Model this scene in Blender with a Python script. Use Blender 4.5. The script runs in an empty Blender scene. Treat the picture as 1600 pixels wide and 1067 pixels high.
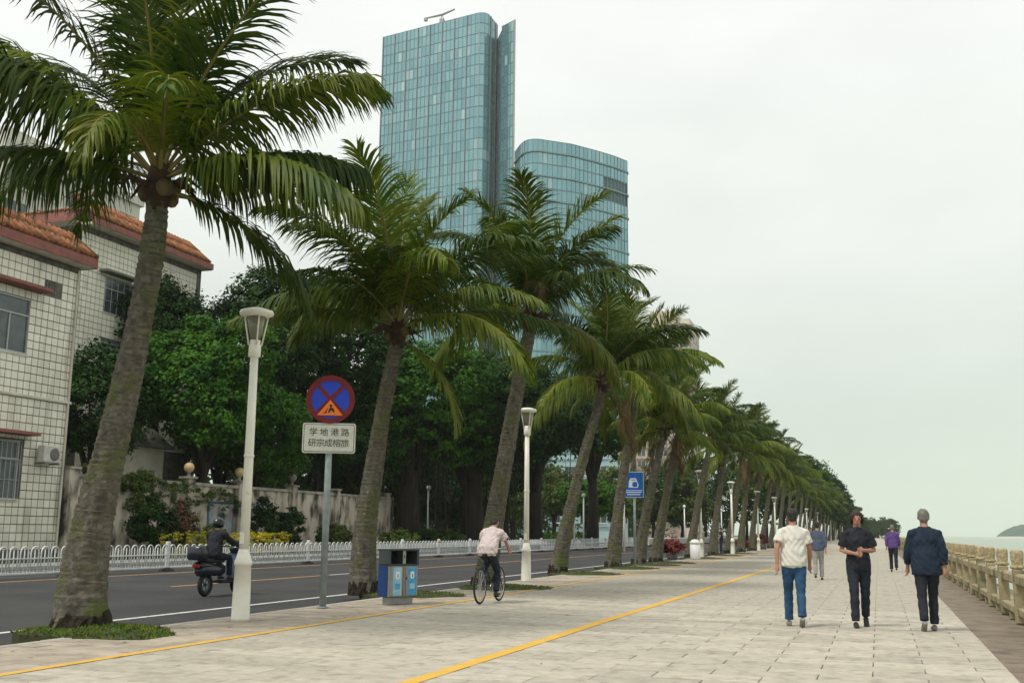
import bpy, bmesh, math, random
import numpy as np
from mathutils import Vector, Matrix
random.seed(7); rng = np.random.default_rng(7)
R = math.radians
SC = bpy.context.scene
COL = SC.collection

# ------------------------------------------------------------------ camera
CAM_H = 1.35
cam = bpy.data.cameras.new('camera'); camo = bpy.data.objects.new('camera', cam); COL.objects.link(camo)
CR = np.array([[0.94624913, 0.04736133, 0.31995231], [0.3232735, -0.17009941, -0.93089228], [0.01033541, 0.98428812, -0.17626708]])
mw = Matrix.Identity(4)
for i in range(3):
    for j in range(3): mw[i][j] = CR[i][j]
mw[2][3] = CAM_H
camo.matrix_world = mw
cam.sensor_width = 36; cam.sensor_fit = 'HORIZONTAL'; cam.lens = 37.125
cam.clip_start = 0.1; cam.clip_end = 20000
SC.camera = camo

# ------------------------------------------------------------------ world: overcast sky
world = bpy.data.worlds.new('World'); SC.world = world; world.use_nodes = True
nt = world.node_tree; nt.nodes.clear()
def wn(t, **k):
    n = nt.nodes.new(t)
    for a, b in k.items(): setattr(n, a, b)
    return n
wo = wn('ShaderNodeOutputWorld'); sky = wn('ShaderNodeTexSky'); sky.sky_type = 'NISHITA'; sky.sun_disc = False
SUN_EL, SUN_AZ = R(58), R(215)      # compass azimuth from +Y clockwise: behind the camera, to the left
sky.sun_elevation = SUN_EL; sky.sun_rotation = SUN_AZ
bg1 = wn('ShaderNodeBackground'); bg1.inputs[1].default_value = 0.05; nt.links.new(sky.outputs[0], bg1.inputs[0])
bg2 = wn('ShaderNodeBackground'); bg2.inputs[1].default_value = 1.13
tc = wn('ShaderNodeTexCoord'); sep = wn('ShaderNodeSeparateXYZ'); nt.links.new(tc.outputs['Generated'], sep.inputs[0])
ramp = wn('ShaderNodeValToRGB'); nt.links.new(sep.outputs[2], ramp.inputs[0])
e = ramp.color_ramp.elements
e[0].position = 0.0; e[0].color = (0.60, 0.675, 0.585, 1)
e[1].position = 1.0; e[1].color = (0.93, 0.95, 0.95, 1)
m = e.new(0.18); m.color = (0.71, 0.755, 0.70, 1)
m = e.new(0.45); m.color = (0.875, 0.89, 0.865, 1)
nz = wn('ShaderNodeTexNoise'); nz.inputs['Scale'].default_value = 2.6; nz.inputs['Detail'].default_value = 6
mp = wn('ShaderNodeMapping'); mp.inputs['Scale'].default_value = (1, 1, 2.5)
nt.links.new(tc.outputs['Generated'], mp.inputs[0]); nt.links.new(mp.outputs[0], nz.inputs[0])
mr = wn('ShaderNodeMapRange'); mr.inputs[1].default_value = .3; mr.inputs[2].default_value = .7; mr.inputs[3].default_value = .90; mr.inputs[4].default_value = 1.05
nt.links.new(nz.outputs[0], mr.inputs[0])
mul = wn('ShaderNodeVectorMath', operation='SCALE'); nt.links.new(ramp.outputs[0], mul.inputs[0]); nt.links.new(mr.outputs[0], mul.inputs['Scale'])
nt.links.new(mul.outputs[0], bg2.inputs[0])
mx = wn('ShaderNodeMixShader'); mx.inputs[0].default_value = 0.92      # cloud cover over the clear sky
nt.links.new(bg1.outputs[0], mx.inputs[1]); nt.links.new(bg2.outputs[0], mx.inputs[2]); nt.links.new(mx.outputs[0], wo.inputs[0])

sl = bpy.data.lights.new('sun', 'SUN'); slo = bpy.data.objects.new('sun', sl); COL.objects.link(slo)
sl.energy = 2.3; sl.angle = R(13); sl.color = (1, .95, .86)
d = Vector((math.sin(SUN_AZ) * math.cos(SUN_EL), math.cos(SUN_AZ) * math.cos(SUN_EL), math.sin(SUN_EL)))
slo.rotation_euler = d.to_track_quat('Z', 'Y').to_euler(); slo.location = d * 50
vs = SC.view_settings; vs.view_transform = 'Standard'; vs.look = 'None'; vs.exposure = 0.14; vs.gamma = 1; vs.use_curve_mapping = False
SC.cycles.volume_bounces = 1; SC.cycles.max_bounces = 6; SC.cycles.diffuse_bounces = 3; SC.cycles.transparent_max_bounces = 6

# ------------------------------------------------------------------ materials
def mat(name, c1, c2=None, rough=.75, scale=3., detail=4, bump=0., bscale=30., rnd=.0, metal=0., spec=.35, trans=0., c3=None, c3amt=.5, c3scale=.7, stretch=(1, 1, 1), emit=None, local=False, transmission=0.):
    m = bpy.data.materials.new(name); m.use_nodes = True; t = m.node_tree; N = t.nodes; L = t.links
    p = N['Principled BSDF']; p.inputs['Roughness'].default_value = rough; p.inputs['Metallic'].default_value = metal
    p.inputs['Specular IOR Level'].default_value = spec
    if transmission: p.inputs['Transmission Weight'].default_value = transmission
    if local: tcn = N.new('ShaderNodeTexCoord'); pos = tcn.outputs['Object']
    else: g = N.new('ShaderNodeNewGeometry'); pos = g.outputs['Position']
    mpn = N.new('ShaderNodeMapping'); mpn.inputs['Scale'].default_value = stretch; L.new(pos, mpn.inputs[0])
    col = None
    rgb = N.new('ShaderNodeRGB'); rgb.outputs[0].default_value = (*c1, 1); col = rgb.outputs[0]
    def mixin(col, c, sc, lo, hi, det=4):
        n = N.new('ShaderNodeTexNoise'); n.inputs['Scale'].default_value = sc; n.inputs['Detail'].default_value = det; L.new(mpn.outputs[0], n.inputs[0])
        r = N.new('ShaderNodeMapRange'); r.inputs[1].default_value = lo; r.inputs[2].default_value = hi; L.new(n.outputs[0], r.inputs[0])
        x = N.new('ShaderNodeMix'); x.data_type = 'RGBA'; L.new(r.outputs[0], x.inputs[0]); L.new(col, x.inputs[6]); x.inputs[7].default_value = (*c, 1)
        return x.outputs[2]
    if c2: col = mixin(col, c2, scale, .35, .65, detail)
    if c3: col = mixin(col, c3, c3scale, 1 - c3amt - .08, 1 - c3amt + .08, 6)
    if rnd:
        oi = N.new('ShaderNodeObjectInfo'); r = N.new('ShaderNodeMapRange'); r.inputs[3].default_value = 1 - rnd; r.inputs[4].default_value = 1 + rnd; L.new(oi.outputs['Random'], r.inputs[0])
        hs = N.new('ShaderNodeHueSaturation'); L.new(r.outputs[0], hs.inputs['Value']); L.new(col, hs.inputs['Color']); col = hs.outputs[0]
    L.new(col, p.inputs['Base Color'])
    if emit: p.inputs['Emission Color'].default_value = (*emit, 1); p.inputs['Emission Strength'].default_value = 1
    if bump:
        n = N.new('ShaderNodeTexNoise'); n.inputs['Scale'].default_value = bscale; n.inputs['Detail'].default_value = 5; L.new(mpn.outputs[0], n.inputs[0])
        b = N.new('ShaderNodeBump'); b.inputs['Strength'].default_value = bump; b.inputs['Distance'].default_value = .02; L.new(n.outputs[0], b.inputs['Height']); L.new(b.outputs[0], p.inputs['Normal'])
    if trans:
        tr = N.new('ShaderNodeBsdfTranslucent'); L.new(col, tr.inputs[0]); ms = N.new('ShaderNodeMixShader'); ms.inputs[0].default_value = trans
        out = N['Material Output']; L.new(p.outputs[0], ms.inputs[1]); L.new(tr.outputs[0], ms.inputs[2]); L.new(ms.outputs[0], out.inputs[0])
    return m

MT = dict(
    slab=mat('paving_stone', (.45, .413, .335), (.375, .342, .272), rough=.8, scale=7, bump=.3, bscale=60, rnd=.13, c3=(.29, .265, .21), c3amt=.40, c3scale=5, stretch=(1, 1, 1)),
    slabfar=mat('paving_stone_far', (.42, .387, .315), (.37, .34, .27), rough=.8, scale=3),
    joint=mat('joint_sand', (.17, .155, .125), (.24, .22, .18), scale=4, rough=.95),
    strip=mat('kerbside_stone', (.42, .36, .28), (.31, .265, .21), rough=.85, scale=3, bump=.3, bscale=40, rnd=.12, c3=(.27, .23, .18), c3amt=.38, c3scale=1.4),
    kerb=mat('kerb_stone', (.42, .39, .34), (.33, .31, .27), rough=.85, scale=6, rnd=.1, bump=.2),
    asphalt=mat('asphalt', (.030, .030, .032), (.050, .049, .048), rough=.85, scale=.45, bump=.6, bscale=90, c3=(.10, .098, .095), c3amt=.33, c3scale=40),
    edgestrip=mat('brown_edge_paving', (.15, .118, .082), (.215, .17, .12), rough=.75, scale=1.5, bump=.3, bscale=25, c3=(.10, .08, .065), c3amt=.4, c3scale=2.5),
    yellow=mat('yellow_paint', (.72, .41, .035), (.60, .36, .06), rough=.7, scale=5, c3=(.42, .36, .24), c3amt=.37, c3scale=11),
    orange=mat('orange_paint', (.62, .31, .08), (.5, .28, .1), rough=.7, scale=6, c3=(.2, .16, .11), c3amt=.33, c3scale=7),
    whitep=mat('white_road_paint', (.66, .66, .62), (.5, .5, .48), rough=.7, scale=6, c3=(.25, .25, .24), c3amt=.33, c3scale=8),
    lamp=mat('cream_lamp_paint', (.80, .79, .70), (.74, .72, .61), rough=.45, scale=4, c3=(.36, .32, .24), c3amt=.26, c3scale=6),
    lampwhite=mat('white_lamp_paint', (.78, .79, .77), rough=.4),
    lampglass=mat('smoky_lantern_glass', (.20, .19, .13), rough=.15, spec=.6),
    grey=mat('grey_galvanised_pole', (.22, .27, .27), (.30, .34, .33), rough=.5, scale=8, metal=.2),
    fence=mat('white_barrier_paint', (.72, .74, .74), (.58, .6, .59), rough=.5, scale=5, rnd=.06),
    rubber=mat('black_rubber', (.018, .018, .018), rough=.8),
    black=mat('black_plastic', (.012, .012, .013), rough=.5),
    trunk=mat('palm_bark', (.155, .142, .112), (.066, .06, .047), rough=.95, scale=9, bump=1., bscale=30, stretch=(1, 1, .8), c3=(.095, .115, .028), c3amt=.435, c3scale=2.6),
    trunkscar=mat('palm_leaf_scar', (.055, .046, .034), (.11, .095, .07), rough=1, scale=14),
    roots=mat('dark_root_mass', (.018, .013, .009), (.04, .03, .02), rough=1, scale=20, bump=1, bscale=50),
    fibre=mat('brown_fibre', (.07, .04, .022), (.028, .018, .012), rough=1, scale=9, bump=1, bscale=50),
    coconut=mat('coconut_husk', (.10, .09, .03), (.07, .04, .02), rough=.6, scale=6, rnd=.3),
    f_green=mat('frond_dark_green', (.017, .048, .003), (.060, .095, .006), rough=.55, scale=2.5, rnd=.28, trans=.25, spec=.25),
    f_mid=mat('frond_mid_green', (.045, .10, .004), (.135, .16, .008), rough=.55, scale=2, rnd=.25, trans=.28, spec=.3),
    f_yel=mat('frond_yellow_green', (.095, .15, .010), (.16, .17, .02), rough=.55, scale=2, rnd=.2, trans=.3),
    f_dead=mat('frond_dry_brown', (.18, .12, .05), (.10, .065, .03), rough=.8, scale=3, rnd=.2, trans=.2),
    rachis=mat('frond_rib', (.16, .16, .04), (.20, .15, .04), rough=.6, scale=3),
    leafA=mat('leaf_bright_green', (.013, .065, .003), (.055, .15, .006), rough=.6, scale=.9, rnd=.1, spec=.15, trans=.2),
    leafB=mat('leaf_dark_green', (.006, .024, .003), (.022, .065, .006), rough=.65, scale=.7, rnd=.15, spec=.15, trans=.12),
    leafC=mat('leaf_olive_green', (.035, .075, .012), (.075, .10, .014), rough=.55, scale=.8, rnd=.15, spec=.15, trans=.2),
    leafY=mat('leaf_golden_yellow', (.52, .42, .012), (.28, .30, .015), rough=.55, scale=1.5, trans=.2),
    leafR=mat('leaf_dark_red', (.13, .028, .018), (.05, .06, .012), rough=.55, scale=1.5, trans=.2),
    flower=mat('red_bracts', (.20, .015, .02), (.10, .02, .012), rough=.6, scale=8, trans=.2),
    bark=mat('tree_bark', (.018, .014, .011), (.036, .029, .021), rough=.95, scale=2, bump=.8, bscale=12, stretch=(1, 1, .3)),
    grass=mat('tree_pit_grass', (.06, .12, .008), (.13, .17, .015), rough=.8, scale=3, trans=.15),
    soil=mat('mossy_soil', (.035, .05, .015), (.06, .055, .03), rough=1, scale=6, bump=.8),
    lawn=mat('lawn', (.035, .06, .015), (.06, .08, .025), rough=1, scale=1),
    tile=mat('white_glazed_tile', (.78, .75, .63), (.68, .65, .53), rough=.4, scale=1.4, rnd=.10, spec=.45, c3=(.40, .37, .28), c3amt=.36, c3scale=1.5, stretch=(1, 1, .16)),
    grout=mat('dark_grout', (.075, .072, .062), (.16, .15, .125), rough=.95, scale=3),
    plaster=mat('cream_plaster', (.62, .59, .50), (.5, .47, .39), rough=.9, scale=1.2),
    wallst=mat('stained_boundary_plaster', (.56, .50, .40), (.42, .37, .29), rough=.95, scale=.9, stretch=(1, 1, .45), c3=(.06, .053, .04), c3amt=.455, c3scale=1.3, bump=.3),
    wallcap=mat('wall_coping', (.40, .37, .31), (.2, .19, .16), rough=.95, scale=2),
    roofgap=mat('dark_roof_bed', (.10, .05, .03), (.05, .03, .02), rough=1, scale=4),
    terra=mat('terracotta_roof_tile', (.30, .115, .04), (.15, .06, .028), rough=.85, scale=5, rnd=.35, c3=(.10, .06, .03), c3amt=.38, c3scale=2.5),
    pink=mat('pink_fascia_paint', (.30, .115, .095), (.21, .09, .075), rough=.85, scale=2.5),
    winglass=mat('dark_window_glass', (.035, .05, .055), (.07, .09, .095), rough=.12, scale=2, spec=.8),
    alum=mat('aluminium_frame', (.40, .42, .40), rough=.45, metal=.3),
    acwhite=mat('air_conditioner_case', (.60, .59, .54), (.48, .46, .4), rough=.6, scale=8),
    glassA=mat('curtain_glass_teal', (.215, .385, .41), (.255, .43, .455), rough=.13, metal=.75, scale=.05, rnd=.06, spec=.7),
    glassB=mat('curtain_glass_deep_teal', (.18, .335, .37), (.21, .38, .415), rough=.13, metal=.75, scale=.06, rnd=.08, spec=.7),
    glassC=mat('curtain_glass_with_pale_blinds', (.36, .50, .52), rough=.3, metal=.3, rnd=.15),
    mull=mat('tower_mullion', (.19, .28, .30), rough=.4, metal=.5),
    mullp=mat('tower_pinkish_fin', (.30, .31, .33), rough=.5, metal=.3),
    core=mat('tower_dark_core', (.09, .16, .175), rough=.5),
    beige=mat('beige_apartment_render', (.56, .46, .37), (.48, .40, .33), rough=.9, scale=.1),
    cream=mat('pale_apartment_render', (.58, .56, .48), (.5, .49, .43), rough=.9, scale=.1),
    skin=mat('skin', (.42, .22, .15), (.36, .18, .12), rough=.55, scale=9, local=True),
    hairb=mat('black_hair', (.012, .010, .009), (.03, .025, .02), rough=.5, scale=60, bump=.6, bscale=120, local=True),
    hairg=mat('grey_hair', (.22, .21, .19), (.12, .115, .10), rough=.6, scale=60, bump=.6, bscale=120, local=True),
    hairr=mat('dark_brown_hair', (.045, .022, .017), (.02, .012, .01), rough=.5, scale=60, bump=.6, bscale=120, local=True),
    white=mat('off_white_cotton', (.66, .64, .58), (.58, .56, .50), rough=.9, scale=6, bump=.5, bscale=9, local=True),
    pinkc=mat('pale_pink_cotton', (.60, .50, .48), (.52, .45, .44), rough=.9, scale=6, bump=.5, bscale=9, local=True),
    navy=mat('navy_cloth', (.008, .016, .035), (.012, .024, .045), rough=.85, scale=6, bump=.5, bscale=9, local=True),
    blackc=mat('black_cloth', (.010, .012, .018), (.018, .02, .028), rough=.85, scale=6, bump=.5, bscale=9, local=True),
    jeans=mat('blue_denim', (.016, .055, .125), (.03, .085, .17), rough=.9, scale=7, bump=.5, bscale=12, local=True),
    darkp=mat('dark_trouser_cloth', (.012, .016, .026), (.02, .026, .036), rough=.9, scale=7, bump=.5, bscale=12, local=True),
    purple=mat('purple_cloth', (.10, .055, .19), rough=.9),
    slate=mat('slate_blue_cloth', (.07, .09, .14), rough=.9),
    greyc=mat('grey_cloth', (.3, .29, .28), rough=.9),
    palebl=mat('pale_blue_grey_cloth', (.20, .27, .30), rough=.9),
    shoe=mat('dark_shoe', (.03, .03, .03), rough=.6),
    shoel=mat('grey_shoe', (.22, .21, .20), rough=.7),
    eye=mat('eye', (.03, .02, .015), rough=.2), lip=mat('lips', (.30, .10, .08), rough=.5),
    signblue=mat('sign_blue_film', (.012, .045, .42), rough=.35), signred=mat('sign_red_film', (.15, .006, .010), (.11, .006, .010), rough=.4, scale=9),
    signor=mat('sign_orange_film', (.75, .17, .015), rough=.4), signw=mat('sign_white_film', (.55, .56, .48), (.48, .49, .42), rough=.5, scale=14),
    signgrey=mat('sign_back', (.3, .31, .31), rough=.5),
    infoblue=mat('info_sign_blue', (.008, .10, .42), rough=.35), infow=mat('info_sign_white', (.62, .70, .75), rough=.5),
    ink=mat('black_lettering', (.015, .015, .015), rough=.6),
    bindark=mat('bin_dark_green_grey', (.045, .06, .06), rough=.5), bingrey=mat('bin_grey_steel', (.32, .33, .32), (.26, .27, .26), rough=.4, metal=.4, scale=5),
    binblue=mat('bin_navy_blue', (.008, .04, .16), rough=.45), poster=mat('poster_pale_blue', (.36, .55, .66), (.22, .45, .62), rough=.4, scale=9),
    posterblue=mat('poster_blue', (.04, .26, .50), (.08, .36, .6), rough=.4, scale=14), posterw=mat('poster_white', (.75, .77, .76), rough=.4),
    binbrown=mat('bin_brown_strip', (.25, .19, .15), rough=.6),
    stone=mat('balustrade_stone', (.37, .315, .19), (.24, .205, .12), rough=.9, scale=3, bump=.7, bscale=45, rnd=.1, c3=(.10, .095, .05), c3amt=.40, c3scale=2),
    stonecap=mat('carved_post_stone', (.48, .395, .23), (.25, .20, .115), rough=.95, scale=26, bump=1., bscale=38, rnd=.12),
    rock=mat('shore_rock', (.16, .15, .11), (.26, .24, .18), rough=.95, scale=2, bump=.8, bscale=8),
    seaw=mat('sea_water', (.24, .29, .215), (.27, .31, .235), rough=.35, scale=.02, bump=.6, bscale=1.2, spec=.5),
    hill=mat('wooded_hill', (.02, .05, .04), (.035, .07, .05), rough=1, scale=.05),
    sand=mat('pale_shore', (.42, .40, .33), rough=1),
    chrome=mat('scooter_metal', (.4, .4, .4), rough=.3, metal=.9), bodyblack=mat('scooter_dark_paint', (.012, .016, .025), rough=.25, spec=.6),
    bodygrey=mat('scooter_blue_grey_panel', (.06, .09, .13), rough=.4), redlens=mat('red_lens', (.35, .01, .01), rough=.2),
    globe=mat('cream_globe_glass', (.72, .52, .28), (.6, .42, .22), rough=.3, scale=3),
    bluepaint=mat('mural_blue_frame', (.06, .15, .28), rough=.8), mural=mat('faded_mural', (.50, .45, .38), (.16, .26, .34), rough=.85, scale=1.3, c3=(.34, .22, .19), c3amt=.42, c3scale=.9),
    concrete=mat('pale_concrete', (.42, .42, .39), (.33, .33, .31), rough=.9, scale=2), red=mat('red_plastic', (.40, .02, .025), (.3, .02, .02), rough=.6, scale=8),
    whitebin=mat('white_plastic', (.66, .66, .64), rough=.5), shed=mat('grey_render', (.20, .20, .18), (.12, .12, .105), rough=.95, scale=1),
)

# ------------------------------------------------------------------ helpers
def tag(o, label=None, cat=None, group=None, kind=None):
    if label: o['label'] = label
    if cat: o['category'] = cat
    if group: o['group'] = group
    if kind: o['kind'] = kind
    return o
def empty(name, loc=(0, 0, 0), rz=0.):
    o = bpy.data.objects.new(name, None); COL.objects.link(o); o.location = loc; o.rotation_euler = (0, 0, rz); o.empty_display_size = .2
    return o
def link(name, me, parent=None, loc=None):
    o = bpy.data.objects.new(name, me); COL.objects.link(o)
    if parent is not None: o.parent = parent
    if loc is not None: o.location = loc
    return o
def ordn(n): return f"{n}{'th' if 10 <= n % 100 <= 20 else {1: 'st', 2: 'nd', 3: 'rd'}.get(n % 10, 'th')}"
class MB:
    def __init__(s): s.v = []; s.f = []; s.mi = []; s.n = 0; s.m = 0
    def add(s, vs, fs):
        b = s.n; s.v += [tuple(x) for x in vs]; s.n += len(vs)
        s.f += [tuple(b + i for i in f) for f in fs]; s.mi += [s.m] * len(fs)
        return s
    def box(s, x0, x1, y0, y1, z0, z1, M=None):
        vs = [Vector(p) for p in ((x0, y0, z0), (x1, y0, z0), (x1, y1, z0), (x0, y1, z0), (x0, y0, z1), (x1, y0, z1), (x1, y1, z1), (x0, y1, z1))]
        if M: vs = [M @ v for v in vs]
        return s.add(vs, [(0, 3, 2, 1), (4, 5, 6, 7), (0, 1, 5, 4), (1, 2, 6, 5), (2, 3, 7, 6), (3, 0, 4, 7)])
    def cbox(s, c, sz, M=None, ch=0.0):
        x, y, z = c; a, b, h = sz[0] / 2, sz[1] / 2, sz[2] / 2
        if ch <= 0: return s.box(x - a, x + a, y - b, y + b, z - h, z + h, M)
        # chamfered box
        vs = []; 
        for (zz, k) in ((z - h, ch), (z - h + ch, 0), (z + h - ch, 0), (z + h, ch)):
            A, B = a - k, b - k; q = ch if k == 0 else 0
            vs += [(x - A + ch * (k == 0), y - B, zz), (x + A - ch * (k == 0), y - B, zz), (x + A, y - B + ch * (k == 0), zz), (x + A, y + B - ch * (k == 0), zz), (x + A - ch * (k == 0), y + B, zz), (x - A + ch * (k == 0), y + B, zz), (x - A, y + B - ch * (k == 0), zz), (x - A, y - B + ch * (k == 0), zz)]
        vs = [Vector(v) for v in vs]
        if M: vs = [M @ v for v in vs]
        fs = [tuple(range(7, -1, -1)), tuple(range(24, 32))]
        for k in range(3):
            for i in range(8): j = (i + 1) % 8; fs.append((k * 8 + i, k * 8 + j, k * 8 + 8 + j, k * 8 + 8 + i))
        return s.add(vs, fs)
    def tube(s, pts, rad, n=8, cap=True, M=None, sq=None):
        pts = [Vector(p) for p in pts]; k = len(pts)
        if not hasattr(rad, '__len__'): rad = [rad] * k
        up = None; rings = []
        for i, p in enumerate(pts):
            t = (pts[min(i + 1, k - 1)] - pts[max(i - 1, 0)]); t = t.normalized() if t.length > 1e-9 else Vector((0, 0, 1))
            if up is None: up = Vector((1, 0, 0)) if abs(t.x) < .9 else Vector((0, 1, 0))
            u = (up - t * up.dot(t)).normalized(); w = t.cross(u); up = u
            ra = rad[i]; rb = ra
            if hasattr(ra, '__len__'): ra, rb = ra
            rings.append([p + u * (math.cos(2 * math.pi * j / n) * ra) + w * (math.sin(2 * math.pi * j / n) * rb) for j in range(n)])
        vs = [v for r_ in rings for v in r_]
        if M: vs = [M @ v for v in vs]
        fs = [(i * n + j, i * n + (j + 1) % n, (i + 1) * n + (j + 1) % n, (i + 1) * n + j) for i in range(k - 1) for j in range(n)]
        if cap: fs += [tuple(range(n - 1, -1, -1)), tuple(range((k - 1) * n, k * n))]
        return s.add(vs, fs)
    def lathe(s, prof, n=16, c=(0, 0, 0), M=None):
        return s.tube([(c[0], c[1], c[2] + z) for r_, z in prof], [max(r_, .0005) for r_, z in prof], n, True, M) if all(prof[i + 1][1] > prof[i][1] for i in range(len(prof) - 1)) else s._lathe(prof, n, c, M)
    def _lathe(s, prof, n, c, M):
        vs = [Vector((c[0] + max(r_, .0005) * math.cos(2 * math.pi * j / n), c[1] + max(r_, .0005) * math.sin(2 * math.pi * j / n), c[2] + z)) for r_, z in prof for j in range(n)]
        if M: vs = [M @ v for v in vs]
        k = len(prof)
        fs = [(i * n + j, i * n + (j + 1) % n, (i + 1) * n + (j + 1) % n, (i + 1) * n + j) for i in range(k - 1) for j in range(n)] + [tuple(range(n - 1, -1, -1)), tuple(range((k - 1) * n, k * n))]
        return s.add(vs, fs)
    def ball(s, c, r_, n=10, M=None):
        rr = r_ if hasattr(r_, '__len__') else (r_, r_, r_)
        vs = [Vector((c[0], c[1], c[2] - rr[2]))]; m_ = max(4, n // 2 + 1)
        for i in range(1, m_):
            a = math.pi * i / m_
            for j in range(n): vs.append(Vector((c[0] + rr[0] * math.sin(a) * math.cos(2 * math.pi * j / n), c[1] + rr[1] * math.sin(a) * math.sin(2 * math.pi * j / n), c[2] - rr[2] * math.cos(a))))
        vs.append(Vector((c[0], c[1], c[2] + rr[2])))
        if M: vs = [M @ v for v in vs]
        L = len(vs) - 1
        fs = [(0, 1 + (j + 1) % n, 1 + j) for j in range(n)] + [(L, 1 + (m_ - 2) * n + j, 1 + (m_ - 2) * n + (j + 1) % n) for j in range(n)]
        fs += [(1 + i * n + j, 1 + i * n + (j + 1) % n, 1 + (i + 1) * n + (j + 1) % n, 1 + (i + 1) * n + j) for i in range(m_ - 2) for j in range(n)]
        return s.add(vs, fs)
    def prism(s, poly, z0, z1, M=None):
        n = len(poly); vs = [Vector((x, y, z0)) for x, y in poly] + [Vector((x, y, z1)) for x, y in poly]
        if M: vs = [M @ v for v in vs]
        return s.add(vs, [tuple(range(n - 1, -1, -1)), tuple(range(n, 2 * n))] + [(i, (i + 1) % n, n + (i + 1) % n, n + i) for i in range(n)])
    def mesh(s, name, mats, smooth=False):
        me = bpy.data.meshes.new(name); me.from_pydata(s.v, [], s.f)
        for q in (mats if isinstance(mats, (list, tuple)) else [mats]): me.materials.append(MT[q] if isinstance(q, str) else q)
        if isinstance(mats, (list, tuple)) and len(mats) > 1: me.polygons.foreach_set('material_index', s.mi)
        if smooth: me.polygons.foreach_set('use_smooth', [True] * len(s.f))
        me.update(); return me
    def build(s, name, mats, parent=None, smooth=False, loc=None): return link(name, s.mesh(name, mats, smooth), parent, loc)
def np_mesh(name, V, Q, mats, mi=None, smooth=False):
    V = np.asarray(V, dtype=np.float32); Q = np.asarray(Q, dtype=np.int32); me = bpy.data.meshes.new(name)
    me.vertices.add(len(V)); me.vertices.foreach_set('co', V.ravel()); me.loops.add(Q.size); me.loops.foreach_set('vertex_index', Q.ravel())
    me.polygons.add(len(Q)); me.polygons.foreach_set('loop_start', np.arange(len(Q), dtype=np.int32) * 4)
    for q in (mats if isinstance(mats, (list, tuple)) else [mats]): me.materials.append(MT[q])
    if mi is not None: me.polygons.foreach_set('material_index', np.asarray(mi, dtype=np.int32))
    if smooth: me.polygons.foreach_set('use_smooth', np.ones(len(Q), dtype=bool))
    me.update(calc_edges=True); me.validate(); return me
def unit(v): return v / np.maximum(np.linalg.norm(v, axis=-1, keepdims=True), 1e-9)
UB = {}
def ubox(m_):           # shared unit box mesh per material
    if m_ not in UB: UB[m_] = MB().box(-.5, .5, -.5, .5, -.5, .5).mesh(m_ + '_piece', m_)
    return UB[m_]
def boxo(name, m_, parent, c, sz, rz=0.):
    o = link(name, ubox(m_), parent); o.location = c; o.scale = sz; o.rotation_euler = (0, 0, rz); return o

# ------------------------------------------------------------------ setting: land, sea, road, promenade
ROAD_Z = -0.12
FAR = 420.
MB().prism([(-4500, -300), (4.2, -300), (4.2, 430), (16, 520), (22, 600), (4, 700), (-200, 900), (-4500, 900)], -.9, -.45).build('ground', 'lawn').__setitem__('kind', 'structure')
s = MB(); s.add([(-4800, -1500, -2.2), (4800, -1500, -2.2), (4800, 4800, -2.2), (-4800, 4800, -2.2)], [(0, 1, 2, 3)]); tag(s.build('sea', 'seaw'), kind='structure')
tag(MB().box(-27.5, -9.55, -5, FAR, -.45, ROAD_Z).build('road', 'asphalt'), kind='structure')
tag(MB().box(-90, -27.7, -20, FAR, -.45, -.02).build('far_pavement', 'concrete'), kind='structure')
tag(MB().box(-33.9, -30.2, -20, FAR, -.02, .02).build('planting_bed', 'soil'), kind='structure')
# promenade bed and slabs
prom = MB().box(-7.62, 1.2, -3, 110, -.45, -.022).build('promenade', 'joint'); tag(prom, kind='structure')
MB().box(-7.62, 1.2, 110, FAR, -.45, 0).build('paving_field', 'slabfar', prom)
SW, SD, GAP, GX = 1.0, .43, .018, .010
def rows(y0, n):
    for r_ in range(n):
        y = y0 + r_ * SD; off = 0 if r_ % 2 else .5; x = -7.62 - off
        while x < 1.2 - .02:
            a, b = max(x, -7.62), min(x + SW, 1.2)
            if b - a > .06: yield a, b, y
            x += SW
Y0 = 8.6
slabs = list(rows(Y0 - 5 * SD * 2, 250)); 
cut = [q for q in slabs if q[2] >= 7.0]
near = cut[:300]; rest = [q for q in slabs if q[2] < 7.0] + cut[300:]
def slab_mesh(nm, w, dpt, h, m_):
    return MB().cbox((0, 0, 0), (w, dpt, h), ch=.006).mesh(nm, m_)
SM = {}
for a, b, y in near:
    k = round(b - a, 2)
    if k not in SM: SM[k] = slab_mesh('paving_slab', (b - a) - GX, SD - GAP, .05, 'slab')
    o = link('paving_slab', SM[k], prom); o.location = ((a + b) / 2, y + SD / 2, -.025 + random.uniform(-.0015, .0015)); o.rotation_euler = (random.gauss(0, .004), random.gauss(0, .001), 0)
q = MB()
for a, b, y in rest: q.box(a + GX / 2, b - GX / 2, y + GAP / 2, y + SD - GAP / 2, -.05, random.uniform(-.0015, .001))
tag(q.build('distant_paving_slabs', 'slab', prom), kind='stuff')
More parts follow.
